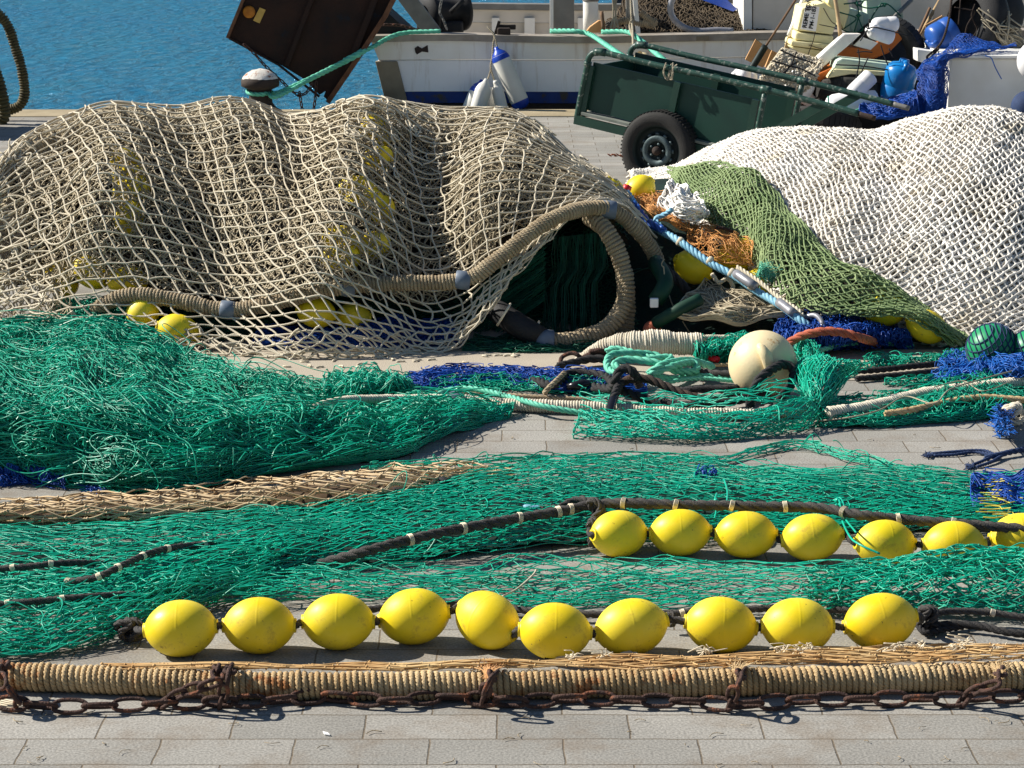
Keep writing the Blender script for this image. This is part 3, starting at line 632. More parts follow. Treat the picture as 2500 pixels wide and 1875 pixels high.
# things lying on the boat
def netsheet(name, label, rows, m, core, ns, nt, r, layers=2, noise=.01, disp=None, group=None, nf=18, catg='net', coff=-.015, sag=.6, jit=.25, knots=True, seed=3, corem=(90, 30), **k):
    S = Sheet(rows)
    S.disp = disp
    rt = root(name, label, catg, tuple((S.G.reshape(-1, 3).min(0)+S.G.reshape(-1, 3).max(0))/2*[1, 1, 0]+[0, 0, S.G[..., 2].min()]), group)
    if core: part('net_core', [S.mesh(*corem, off=coff)], core, rt)
    g = []
    for q in range(layers):
        g += diamond(S, ns, nt, r, jit=jit, off=.004+.012*q, noise=noise, nf=nf, seed=seed+q*7, sag=sag, knots=knots, **k)
    part('mesh', g, m, rt)
    return S, rt
netsheet('piled_net', 'dark brown net heap with a hose across it lying on the boat deck', [[(1480, 92, 25), (1560, 88, 24.9), (1700, 84, 24.9), (1880, 78, 24.9)], [(1480, 60, 25.3), (1560, 50, 25.2), (1700, 50, 25.2), (1878, 72, 25.1)], [(1500, 40, 25.7), (1580, 10, 25.6), (1740, 20, 25.6), (1860, 60, 25.4)], [(1540, -30, 26.2), (1640, -30, 26.2), (1740, -10, 26.2), (1850, 60, 25.8)]], mat('dark_brown_net', (92, 78, 58), .9, (60, 50, 38), 5, .8), M['brown_shade_core'], 60, 16, .006, 2, .02)
thing('blue_tarpaulin', 'blue tarpaulin folded over the dark net heap on the boat', 'tarpaulin', [Sheet([[(1660, -20, 25.7), (1720, 2, 25.6), (1790, 28, 25.5)], [(1680, -60, 25.9), (1740, -30, 25.8), (1800, 22, 25.6)]]).mesh(30, 10)], M['bluecloth'])
thing('grey_hose', 'thick grey hose curving over the dark net heap on the boat', 'hose', [tube([p(u, v, 24.8) for u, v in [(1655, -30), (1638, 10), (1642, 42), (1668, 66), (1705, 76), (1750, 74), (1790, 76)]], .034, 14)], M['tape'])
for lab, px, r in (('beige rope coil lump beside the grey pole on the boat rail', [(1480, 84), (1500, 60), (1530, 50), (1560, 58), (1585, 56), (1600, 66)], .03), ('coiled thick beige rope on the net heap left of the grey hose', [(1565, 30), (1580, 45), (1600, 55), (1585, 62), (1570, 50)], .03)):
    thing('coiled_rope', lab, 'rope', coil([p(u, v, 24.9) for u, v in px], r, .02, .009), M['served'])
thing('driftwood_board', 'weathered brown board leaning beside the white pipe on the boat rail', 'board', [prism([p(u, v, 24.75) for u, v in [(1432, 76), (1440, 66), (1462, 50), (1478, 52), (1478, 80), (1440, 80)]], (0, .12, 0), .01)], M['card'], smooth=False)
thing('wooden_stick', 'short brown stick standing upright by the boards on the boat rail', 'stick', [tube([p(1473, 72, 24.7), p(1469, 28, 24.75)], .02, 8, n=5)], M['woodd'])
thing('hanging_rope', 'bunch of thin ropes hanging between the pipe and grey pole on the boat', 'rope', [g for k in range(4) for g in rope([p(1493+k*5, -30, 24.8), p(1497+(k % 2)*6, 30, 24.75), p(1490+k*7, 74, 24.7)], .008)], M['limewire'])
thing('hanging_rope', 'frayed beige rope tied from the boat rail to the cart handrail', 'rope', rope([p(1540, -30, 24.6), p(1541, 30, 24.4), p(1545, 75, 24.0), p(1546, 112, 22)], .012)+rope([p(1541, 50, 24.3), p(1538, 66, 24.3), p(1545, 90, 24)], .014), M['limewire'])
thing('hanging_net', 'thin green netting hanging beside the stern brace of the boat', 'net', diamond(Sheet([[(862, -30, 25.1), (880, 40, 25.1), (880, 80, 25.1)], [(900, -30, 25.0), (920, 40, 25), (925, 82, 25)], [(935, -30, 25.1), (965, 40, 25.1), (970, 84, 25.1)]]), 16, 22, .004, noise=.02, jit=.3), M['green'])
thing('deck_winch', 'dark winch drum wrapped in chain behind the stern brace', 'winch', [lathe([(.1, -.25), (.24, -.22), (.24, -.18), (.15, -.16), (.15, .16), (.24, .18), (.24, .22), (.1, .25)], p(1085, 28, 25.5), (.8, .5, .1), 24), box(p(1075, 70, 25.5), (.5, .4, .18), bev=.03)] + [bar(p(1100, 30, 25.2), p(1132, 0, 25.2), .05, .05)], M['dark'])
chn('hanging_chain', 'grey chain hanging beside the dark winch on the boat', [(1078, 0), (1074, 30), (1083, 50), (1092, 74)], 25.0, .06, .006, 'greyp')
chn('hanging_chain', 'brown chain strung from the trawl door to the foot of the stern brace', [(934, 60), (975, 62), (1000, 68), (1022, 74)], 24.55, .07, .007)
# fenders
def fender(label, a, b, r, Yy, caps, thick=True):
    A, Bq = p(*a, Yy), p(*b, Yy-.05); d = (Bq-A); Lh = d.length; d.normalize()
    fr = root('boat_fender', label, 'fender', Bq, 'fenders hanging on the boat side')
    prof = [(r*.55, .0), (r*.85, .03), (r, .08), (r, Lh-.08), (r*.9, Lh-.03), (r*.5, Lh)]
    part('body', [lathe(prof, A, d, 32)], M['vinyl'], fr)
    e = part('top_cap', [lathe([(0, -.06), (.02, -.06), (.028, -.03), (r*.4, -.02), (r*.75, .01), (r*.97, .055), (r*1.01, .085)], A, d, 32)], M['vblue'] if caps else M['vinyl'], fr)
    part('bottom_cap', [lathe([(r*1.008, Lh-.07), (r*.92, Lh-.02), (r*.5, Lh+.01), (0, Lh+.012)], A, d, 32)], M['vblue'] if caps else M['vinyl'], fr)
fender('tall white fender with blue ends leaning against the boat side', (1216, 128), (1275, 262), .096, 24.28, True)
fender('grey white fender with a blue top, leftmost in the cluster of fenders', (1172, 208), (1138, 290), .085, 24.3, True)
fender('bright white ribbed fender second from left in the cluster of fenders', (1184, 206), (1160, 290), .085, 24.1, False)
fender('small white fender hanging next to the tall blue ended one', (1212, 210), (1232, 290), .062, 24.15, False)
fender('low white fender half hidden between two others in the cluster', (1200, 226), (1206, 300), .066, 24.3, False)
thing('fender_line', 'knotted thin line holding the fenders from the boat cleat', 'rope', rope([p(1196, 72, 24.4), p(1207, 86, 24.35), p(1204, 110, 24.35), p(1202, 140, 24.3), p(1198, 165, 24.25), p(1206, 195, 24.2), p(1210, 215, 24.15)], .011)+rope([p(1190, 66, 24.4), p(1207, 88, 24.33), p(1216, 126, 24.28)], .009)+rope([p(1199, 168, 24.25), p(1192, 190, 24.2), p(1185, 206, 24.1)], .009), M['limewire'])
thing('cream_buoy', 'small cream buoy with a dark hole hanging behind the cart rail', 'buoy', [ball(p(1567, 144, 24.2), .085, .08, .07), lathe([(0, -.02), (.028, -.015), (.03, .0)], p(1562, 132, 24.14), (-.2, -1, .1), 16)], M['cream'])
# ------------------------------------------------------------------ green hand cart
cy_ = math.radians(28); ax = Vector((math.cos(cy_), -math.sin(cy_), 0)); nr = Vector((-math.sin(cy_), -math.cos(cy_), 0)); bk = -nr
wc = p(1601, 464, 0); hub = pl(1601, 369, wc, nr)
ct = root('hand_cart', 'green two-wheeled hand cart with pipe rails tipped on its handles by the boat', 'hand cart', wc+bk*.4)
S0 = wc + bk*.14                 # plane of the near side
def c3(u, v, d=0.): return pl(u, v, S0, nr) + bk*d
WID = .78
def cprism(px, d0, th, bev=.0): return prism([c3(u, v, d0) for u, v in px], bk*th, bev)
def cbar(a, b, d, w, h): return bar(c3(*a, d), c3(*b, d), w, h, up=(0, 0, 1))
part('side_panel', [cprism([(1449, 152), (1850, 243), (1832, 372), (1432, 268)], .0, .015)], M['cart_panel'], ct, False)
part('side_panel', [cprism([(1449, 146), (1850, 237), (1832, 366), (1432, 262)], WID, .015)], M['cart_panel'], ct, False)
part('floor_board', [prism([c3(1428, 272, -.07), c3(1838, 372, -.07), c3(1838, 372, WID), c3(1428, 272, WID)], Vector((0, 0, -.02)))], M['ledge'], ct, False)
for d in (-.05, WID+.02): part('bottom_frame', [cbar((1410, 290), (1840, 392), d, .03, .07)], M['cart'], ct, False)
rails = [(1412, 290), (1424, 225), (1438, 160), (1442, 140), (1456, 127), (1480, 128), (1600, 157), (1740, 187), (1877, 219), (2000, 250), (2100, 277)]
part('hand_rail', [tube([c3(u, v, -.03) for u, v in rails], .024, 14)], M['cart_pipe'], ct)
part('hand_rail', [tube([c3(u, v, -.03)+bk*WID for u, v in rails], .024, 14)], M['cart_pipe'], ct)
part('grip', [tube([c3(2100, 277, -.03), c3(2140, 288, -.03)], .02, 14)], M['brown_rope'], ct)
part('grip', [tube([c3(2100, 277, -.03)+bk*WID, c3(2140, 288, -.03)+bk*WID], .021, 14)], M['greyp'], ct)
for d in (-.03, WID-.03):
    for q in ([(1456, 127), (1468, 126), (1482, 128)], [(1440, 150), (1438, 160)], [(1862, 216), (1885, 221)]): part('pipe_fitting', [tube([c3(u, v, d) for u, v in q], .031, 14)], M['cart_pipe'], ct)
    part('upright', [tube([c3(1872, 222, d), c3(1846, 352, d)], .022, 12, n=6)], M['cart_pipe'], ct)
    for a_, b_ in (((1447, 160), (1424, 282)), ((1658, 200), (1632, 320)), ((1848, 243), (1825, 370))): part('side_batten', [cbar(a_, b_, d+.01, .03, .055)], M['cart'], ct, False)
    part('leg_brace', [cbar((2014, 252), (1838, 352), d, .018, .07)], M['cart'], ct, False)
part('axle', [tube([hub+bk*.1, hub+bk*(WID+.12)], .025, 12, n=4)], M['rimdark'], ct)
part('end_panel', [prism([c3(1428, 268, .02), c3(1428, 268, WID-.02), c3(1449, 160, WID-.02), c3(1449, 160, .02)], ax*.015)], M['cart_panel'], ct, False)
R = 96*PX(hub)
for hb, sg in ((hub, 1), (hub+bk*(WID+.22), -1)):
    axd = nr*sg
    wl = part('wheel', [lathe([(R*.66, .0), (R*.74, .012), (R*.9, .014), (R*.97, -.004), (R, -.03), (R, -.13), (R*.95, -.16), (R*.7, -.17), (R*.66, -.15), (R*.64, -.08), (R*.66, 0)], hb, axd, 64)], M['tyre'], ct)
    part('tread', [box(hb - axd*.08 + (Vector((0, 0, 1))*math.cos(a)+ax*math.sin(a))*(R*1.002), (.012, .125, .012), Matrix((ax*math.cos(a)-Vector((0, 0, 1))*math.sin(a), axd, Vector((0, 0, 1))*math.cos(a)+ax*math.sin(a))).transposed()) for a in np.arange(64)/64*2*math.pi], M['tyre'], wl, False)
    part('rim', [lathe([(R*.67, -.002), (R*.64, .0), (R*.60, -.03), (R*.56, -.06), (R*.44, -.05), (R*.40, -.02), (R*.36, -.008), (R*.27, -.012), (R*.22, -.03), (R*.1, -.035), (0, -.035)], hb, axd, 56)], M['rimdark'], wl)
    slots = []
    part('wheel_face', [lathe([(R*.41, -.03), (R*.395, -.012), (R*.36, -.003), (R*.30, -.004), (R*.26, -.012), (R*.245, -.02)], hb, axd, 56)] +
         [box(hb+axd*-.03+(Vector((0, 0, 1))*math.cos(a)+ax*math.sin(a))*R*.43, (.03, .016, .018), Matrix((ax*math.cos(a)-Vector((0, 0, 1))*math.sin(a), axd, Vector((0, 0, 1))*math.cos(a)+ax*math.sin(a))).transposed()) for a in np.arange(12)/12*2*math.pi], M['rim'], wl)
    part('hub_cap', [lathe([(R*.11, -.05), (R*.115, -.005), (R*.09, .012), (0, .018)], hb, axd, 24)], M['brown_rope'], wl)
    for a in np.arange(5)/5*2*math.pi+.3: part('wheel_nut', [lathe([(.011, -.03), (.011, -.01), (0, -.006)], hb+(Vector((0, 0, 1))*math.cos(a)+ax*math.sin(a))*R*.18, axd, 6)], M['rim'], wl)
for k, u in enumerate((1636, 1648)):
    thing('lock_chain', ('left' if k == 0 else 'right')+' one of two short grey chain loops wrapped round the near cart rail', 'chain', chain([c3(u-3+k*6, 156, -.06), c3(u-6+k*10, 175, -.075), c3(u+2-k*2, 192, -.07), c3(u+7-k*14, 176, -.06), c3(u+4, 158, -.0)], .034, .0038), M['limewire'], 'short chains on the cart rail')
    
# ------------------------------------------------------------------ junk heap on the quay right of the cart
YJ = 21.2
def foam(name, label, px, Yy, d, m, catg='foam block', bev=.015, group=None, tilt=0.):
    V, B = pprism(px, Yy, d, bev, tilt); V = V + wob(V, 25, len(label))*.006
    return thing(name, label, catg, [(V, B)], M[m], group, smooth=False)
foam('foam_block', 'thick cream foam block on top of its bundle with a lettered card on it', [(1957, 18), (2012, 8), (2048, 32), (2034, 86), (1946, 76)], 21.3, .5, 'foam')
foam('foam_block', 'cream foam slab in the middle of the bundle with the lettered card', [(1945, 76), (2036, 87), (2032, 108), (1940, 96)], 21.28, .5, 'foam')
foam('foam_block', 'cream foam slab second lowest under the lettered card', [(1934, 99), (2032, 110), (2026, 124), (1932, 112)], 21.24, .52, 'foam')
foam('foam_block', 'lowest cream foam slab resting on the netted grey block', [(1931, 113), (2026, 125), (2012, 141), (1975, 138), (1936, 121)], 21.26, .5, 'foam')
sg_ = root('name_card', 'white card lettered REME TONI III and PM-1-1836 on the cream foam block', 'sign', p(1978, 76, 21.27))
cpx = [(1967, 13), (2001, 17), (1992, 77), (1955, 71)]
part('card', [prism([p(u, v, 21.275) for u, v in cpx], (0, .006, 0))], M['paper'], sg_, False)
def text(s, px, size, ang, Yy, parent):
    cu = bpy.data.curves.new('lettering', 'FONT'); cu.body = s; cu.size = size; cu.extrude = .0008; cu.offset = .0012
    o = bpy.data.objects.new('tmp', cu); COL.objects.link(o); bpy.context.view_layer.update()
    me = bpy.data.meshes.new_from_object(o.evaluated_get(bpy.context.evaluated_depsgraph_get())); bpy.data.objects.remove(o)
    off = OFF[parent.name]; P0 = p(*px, Yy)
    me.transform(Matrix.Translation(P0-Vector(off)) @ Matrix.Rotation(-ang, 4, 'Y') @ Matrix.Rotation(math.pi/2, 4, 'X'))
    me.materials.append(M['ink']); q = bpy.data.objects.new('lettering', me); COL.objects.link(q); q.parent = parent; OFF[q.name] = off
an = math.radians(82)
text('REME TONI', (1969, 69), .055, an, 21.27, sg_)
text('III', (1980, 25), .06, an, 21.27, sg_)
text('PM-1-1836', (1984, 71), .052, an, 21.27, sg_)
thing('rope_lashing', 'thin dark cord tied round the bundle with the lettered card', 'cord', [tube([p(u, v, 21.22) for u, v in q], .004, 5) for q in ([(1990, 77), (1985, 100), (1972, 135)], [(2010, 20), (2028, 50), (2040, 60)], [(2000, 60), (2030, 66), (2042, 70)], [(1975, 110), (2000, 118), (2020, 122)])], M['brown_rope'])
foam('foam_block', 'pale striped foam slab at the top edge between the card and the green twine', [(2030, -40), (2062, -30), (2075, 20), (2062, 74), (2042, 40), (2020, 8)], 21.5, .5, 'foam')
for k in range(4):
    o = k*16
    foam('foam_block', ['nearest', 'second', 'third', 'last'][k]+' of four pale green foam slabs leaning in a row at the top', [(2058+o, 18+k*4), (2074+o, 24+k*4), (2078+o, 84+k*3), (2060+o, 72+k*4)], 21.6+k*.05, .4, 'foamg', group='leaning pale green foam slabs')
foam('foam_block', 'large pale green foam sheet under the green twine tangle', [(2112, -30), (2195, -30), (2205, 40), (2196, 60), (2120, 70)], 22.2, .3, 'foamg')
thing('twine_tangle', 'green and black twine knotted round the pale foam at the top edge', 'twine', [tube([p(u, v, 21.5) for u, v in q], .007, 5) for q in ([(2050, 30), (2090, 45), (2060, 70)], [(2090, 0), (2096, 35), (2085, 80)], [(2085, 8), (2100, 12), (2110, 0)], [(2060, 10), (2095, 5), (2150, -10)], [(2094, 40), (2110, 80)], [(2150, 10), (2130, 40), (2120, 70)], [(2150, 8), (2170, 12), (2200, 40)], [(2092, 12), (2120, 20), (2160, 14)], [(2040, 62), (2070, 78), (2100, 76), (2130, 60)])]+[blobs(np.array([p(2092, 10, 21.45), p(2096, 38, 21.45), p(2160, 12, 21.5)]), .025)], M['green_dark'])
# netted block
bp_ = [(1880, 165), (1915, 118), (1985, 140), (2010, 150), (1985, 205), (1928, 230), (1855, 205)]
nb = root('netted_block', 'rectangular bundle wrapped in crumpled grey beige net and dark cord', 'net bundle', p(1920, 225, 20.6))
part('bundle', [pprism(bp_, 20.98, .2, .02)], M['beige_low'], nb, False)
SB = Sheet([[(1850, 200, 20.66), (1890, 220, 20.64), (1930, 232, 20.64), (1984, 212, 20.66)], [(1858, 186, 20.62), (1900, 200, 20.6), (1940, 208, 20.6), (1994, 190, 20.62)], [(1880, 155, 20.66), (1920, 168, 20.64), (1960, 178, 20.64), (2008, 160, 20.66)], [(1912, 120, 20.8), (1940, 126, 20.8), (1975, 140, 20.8), (2012, 148, 20.8)]])
part('net_wrap', diamond(SB, 34, 26, .0058, jit=.3, noise=.008, nf=60)+diamond(SB, 26, 22, .0058, jit=.3, noise=.012, nf=60, off=.01, seed=8), M['beige'], nb)
part('cord', [tube([p(u, v, 20.55) for u, v in q], .007, 6) for q in ([(1905, 122), (1945, 140), (1990, 155)], [(1885, 148), (1925, 160), (1955, 168), (1990, 185)], [(1862, 172), (1895, 182), (1930, 186)], [(1945, 126), (1930, 160), (1905, 184)], [(1950, 150), (1925, 165), (1912, 190)])], M['black_rope'], nb)
foam('foam_block', 'long white foam beam leaning diagonally in front of the cream bundle', [(1967, 168), (1988, 182), (2090, 98), (2103, 84), (2062, 82)], 20.9, .16, 'foamw', 'foam beam')
foam('white_card', 'white flat panel lying beside the white jug pieces', [(2084, 112), (2105, 90), (2145, 105), (2126, 122)], 21.0, .03, 'foamw', 'panel', .003)
foam('orange_crate', 'orange brown plastic crate behind the long white foam beam', [(2060, 112), (2126, 122), (2180, 60), (2215, 85), (2170, 130), (2120, 150), (2040, 160), (1985, 196), (1975, 180)], 21.3, .3, 'orangeb', 'crate', .01)
foam('orange_crate', 'orange brown box low down behind the cart handles', [(1985, 188), (2040, 160), (2030, 205), (2008, 205)], 20.85, .3, 'orangeb', 'crate', .01)
foam('card_board', 'tan board leaning against the boat behind the brown pole', [(1820, 145), (1845, 96), (1892, 130), (1862, 166)], 22.6, .03, 'card', 'board', .004)
foam('card_board', 'small tan board to the right of the brown pole end', [(1868, 165), (1885, 122), (1915, 135), (1880, 170)], 22.4, .03, 'card', 'board', .004)
def pole(label, a, b, r, Ya, Yb, m, name='pole'): return thing(name, label, 'pole', [tube([p(*a, Ya), (p(*a, Ya)+p(*b, Yb))/2+Vector((.003, 0, .004)), p(*b, Yb)], r, 10, n=8)], M[m])
pole('thin brown pole leaning up from the rusty sleeve', (1868, 115), (1955, -20), .011, 22.0, 22.4, 'woodd')
pole('thick rusty sleeve of the leaning pole above the cart rail', (1832, 172), (1868, 113), .033, 21.9, 22.0, 'rimdark', 'pole_sleeve')
pole('white leaning pole left of the lettered card', (1926, 86), (1972, -30), .022, 21.6, 21.8, 'whitep')
pole('long grey pole at the top left of the white jug', (2175, 50), (2225, 0), .02, 22.0, 22.4, 'greyp')
pole('tan cane standing in front of the cream foam', (2052, 90), (2036, -20), .018, 21.0, 21.1, 'wood')
pole('tan stick leaning left of the small tan card', (2240, 96), (2300, -10), .016, 21.6, 21.9, 'wood')
pole('second tan stick beside the cardboard left of the blue can', (2238, 90), (2270, 20), .014, 21.5, 21.8, 'woodd')
foam('card_board', 'tan card with faint marks propped against the deep blue can', [(2258, 62), (2300, 38), (2305, 55), (2268, 90)], 21.5, .02, 'card', 'board', .003)
foam('paddle_blade', 'brown paddle blade at the foot of the white leaning pole', [(1915, 118), (1922, 90), (1938, 82), (1936, 100), (1926, 120)], 21.55, .03, 'wood', 'paddle', .005)
# jugs
def jug(label, a, b, r, Yy, m, name='plastic_jug', cap=None, wide=1.25):
    A, Bq = p(*a, Yy), p(*b, Yy-.06); d = Bq-A; Lh = d.length; d.normalize()
    j = root(name, label, 'jug', A)
    V, B = lathe([(0, 0), (r*.8, .0), (r*.97, .012), (r, .03), (r*1.0, Lh*.36), (r*.965, Lh*.38), (r*.965, Lh*.40), (r, Lh*.42), (r, Lh*.7), (r*.95, Lh*.82), (r*.75, Lh*.91), (r*.4, Lh*.96), (r*.25, Lh)], A, d, 40)
    part('body', [(V, B)], M[m], j)
    part('handle', [tube([A+d*Lh*.8+Vector((0, -r*.7, 0)), A+d*Lh*.9+Vector((.0, -r*1.05, .0)), A+d*Lh*1.0+Vector((0, -r*.5, 0))], r*.16, 8)], M[m], j)
    part('cap', [lathe([(r*.3, Lh*.97), (r*.32, Lh*1.0), (r*.3, Lh*1.06), (0, Lh*1.065)], A, d, 18)], M[cap or m], j)
    return j
jug('bright blue plastic drum with a rounded top standing right of the white jug', (2182, 244), (2208, 150), .145, 20.75, 'jugb', 'blue_drum')
jug('white plastic jug with a red cap lying on the tyres', (2128, 184), (2072, 238), .075, 20.3, 'jugw', cap='red')
jug('deep blue jerrycan under the tan card and dark rope', (2330, 74), (2268, 108), .15, 21.3, 'jugd', 'blue_jerrycan')
jug('upper white bottle tied with black cord', (2190, 58), (2126, 62), .068, 20.9, 'jugw', 'white_bottle')
jug('lower white bottle tied with black cord', (2178, 92), (2118, 72), .068, 20.85, 'jugw', 'white_bottle')
jug('white fender shaped float lying across the black tyre under the jug', (2140, 250), (2010, 262), .11, 20.3, 'jugw', 'white_float')
jug('white canister behind the near cart rail, left of the netted bundle', (1835, 206), (1790, 184), .11, 21.2, 'jugw', 'white_canister')
thing('round_buoy', 'grey white buoy with a navy cap below the long foam beam', 'buoy', [ball(p(1950, 210, 20.75), .14, .1, .18, M3=Matrix.Rotation(.5, 3, 'Y'))], M['jugw'])
thing('navy_cap', 'navy cap on top of the grey white buoy', 'cap', [ball(p(1955, 195, 20.68), .1, .1, .06)], M['navy'])
def tyre(label, c, ax_, R, w, Yy):
    C = p(*c, Yy); prof = [(R*.62, -w*.35), (R*.8, -w*.5), (R*.95, -w*.45), (R, -w*.3), (R*1.01, -w*.1), (R*.995, -w*.08), (R*1.01, -w*.06), (R*1.01, w*.06), (R*.995, w*.08), (R*1.01, w*.1), (R, w*.3), (R*.95, w*.45), (R*.8, w*.5), (R*.62, w*.35), (R*.6, 0)]
    t = root('old_tyre', label, 'tyre', C-Vector((0, 0, R*.4)), 'old tyres in the junk heap')
    V, B = lathe(prof, C, ax_, 56); part('carcass', [(V, [B[0]])], M['tyre'], t)
    A = Vector(ax_).normalized(); u = A.orthogonal().normalized(); v = A.cross(u)
    part('tread_blocks', [box(C+(u*math.cos(a)+v*math.sin(a))*R*1.005, (.012, .04, w*.62), Matrix((u*math.cos(a)+v*math.sin(a), -u*math.sin(a)+v*math.cos(a), A)).transposed()) for a in np.arange(44)/44*2*math.pi], M['tyre'], t, False)
tyre('black tyre with clear tread lying behind the white jug', (2075, 232), (.1, .35, 1), .3, .2, 20.9)
tyre('big dark tyre standing in shade above the bright blue drum', (2170, 130), (.5, .8, .2), .33, .2, 21.5)
tyre('dark tyre lowest in the heap just above the white net', (2010, 305), (.2, .3, 1), .32, .2, 20.3)
foam('foam_block', 'greenish white foam slab, upper one over the treaded tyre', [(2042, 150), (2056, 142), (2190, 158), (2196, 176), (2110, 168), (2036, 168)], 20.75, .35, 'foamg')
foam('foam_block', 'greenish white foam slab, lower one over the treaded tyre', [(2036, 168), (2110, 169), (2196, 178), (2196, 190), (2080, 182), (2022, 192)], 20.7, .35, 'foam')
thing('lashing_line', 'black cord tied round the bottles and greenish foam slabs', 'cord', [tube([p(u, v, Yy) for u, v in q], .006, 5) for q, Yy in (([(2110, 60), (2120, 70), (2122, 46)], 20.75), ([(2100, 100), (2125, 68), (2160, 72), (2215, 86)], 20.75), ([(2095, 120), (2098, 150), (2090, 190)], 20.65), ([(2120, 140), (2108, 165), (2100, 185)], 20.62), ([(2040, 158), (2110, 162), (2200, 176)], 20.65), ([(2150, 110), (2160, 140), (2168, 160)], 20.65), ([(2092, 128), (2110, 126), (2130, 128)], 20.6), ([(2170, 118), (2180, 140)], 20.6))], M['black_rope'])
thing('lashing_line', 'pale teal cord knotted over the white float on the tyres', 'cord', [tube([p(u, v, 20.1) for u, v in q], .007, 6) for q in ([(1975, 290), (2010, 268), (2060, 276), (2110, 262)], [(2060, 276), (2056, 320)], [(2020, 270), (2000, 320)], [(2058, 276), (2078, 240)], [(1990, 262), (1975, 272), (1985, 285), (2000, 272)], [(2022, 235), (2024, 270)])], M['teal_rope'])
foam('white_box', 'white box corner in shade behind the blue net', [(2240, 122), (2300, 128), (2290, 165), (2240, 150)], 21.0, .4, 'whitep', 'box', .01)
foam('orange_mesh_box', 'orange mesh pannier behind the cart legs low in the heap', [(1905, 255), (1965, 285), (1968, 306), (1925, 318), (1895, 320)], 20.6, .3, 'orangeb', 'crate', .01)
foam('grey_board', 'grey white board leaning behind the cart handles above the orange pannier', [(1930, 212), (1960, 205), (2000, 245), (1985, 268), (1935, 240)], 20.9, .06, 'foamw', 'board', .006)
# big white tank
tk = root('white_tank', 'large white square tank with a lipped top at the right edge', 'tank', p(2440, 290, 20.5))
part('body', [prism([p(u, v, 20.4) for u, v in [(2318, 143), (2560, 143), (2560, 470), (2304, 470)]], (0, 1.3, 0), .02)], M['whitep'], tk, False)
part('lip', [prism([p(u, v, 20.36) for u, v in [(2313, 136), (2565, 136), (2565, 143), (2313, 143)]], (0, 1.4, 0), .004)], M['whitep'], tk, False)
thing('thin_blue_cord', 'thin blue cord hanging down the face of the white tank', 'cord', [tube([p(u, v, 20.33) for u, v in [(2405, 136), (2420, 142), (2430, 165), (2445, 193)]], .005, 5)], M['sky_net'])
thing('white_buoy', 'round white buoy cut by the right edge above the tank', 'buoy', [ball(p(2520, 148, 20.1), .13, .13, .16)], M['jugw'])
thing('blue_barrel', 'dark blue barrel end cut by the right edge above the white net', 'barrel', [ball(p(2505, 262, 19.9), .13, .13, .14)], M['blue_rope'])
# dark tyre-like bundle and blue net over tank
thing('dark_net_roll', 'big black net roll with dangling cords behind the white tank', 'net roll', [ball(p(2395, 50, 21.9), .42, .3, .33, M3=Matrix.Rotation(-.5, 3, 'Y')), lathe([(.2, -.1), (.36, -.1), (.4, 0), (.36, .1), (.2, .1)], p(2370, 50, 21.5), (-.7, -.6, .2), 32)], M['dark'])
thing('dangling_cord', 'frayed pale cord tangle hanging over the black net roll at the right', 'cord', [tube([p(2380+RS.randint(0, 100)+i*0, 20+RS.randint(0, 60), 21.25), p(2420+RS.randint(0, 80), 50+RS.randint(0, 60), 21.15), p(2430+RS.randint(0, 90), 70+RS.randint(0, 60), 21.2), p(2440+RS.randint(0, 60), 100+RS.randint(0, 30), 21.2)], RS.uniform(.004, .009), 5) for i in range(26)], M['limewire'])
thing('dangling_cord', 'dark cord hanging down in a loop over the blue jerrycan', 'cord', rope([p(2325, -20, 21.2), p(2318, 40, 21.1), p(2305, 90, 20.95), p(2290, 115, 20.85), p(2264, 138, 20.8), p(2270, 143, 20.8), p(2292, 118, 20.8)], .011)+[tube([p(u, v, 21.3) for u, v in q], .006, 5) for q in ([(2330, 18), (2365, 24), (2380, 30), (2362, 60), (2355, 90)], [(2380, 10), (2372, 40), (2385, 70), (2376, 90)], [(2345, 0), (2340, 60)])], M['brown_rope'])
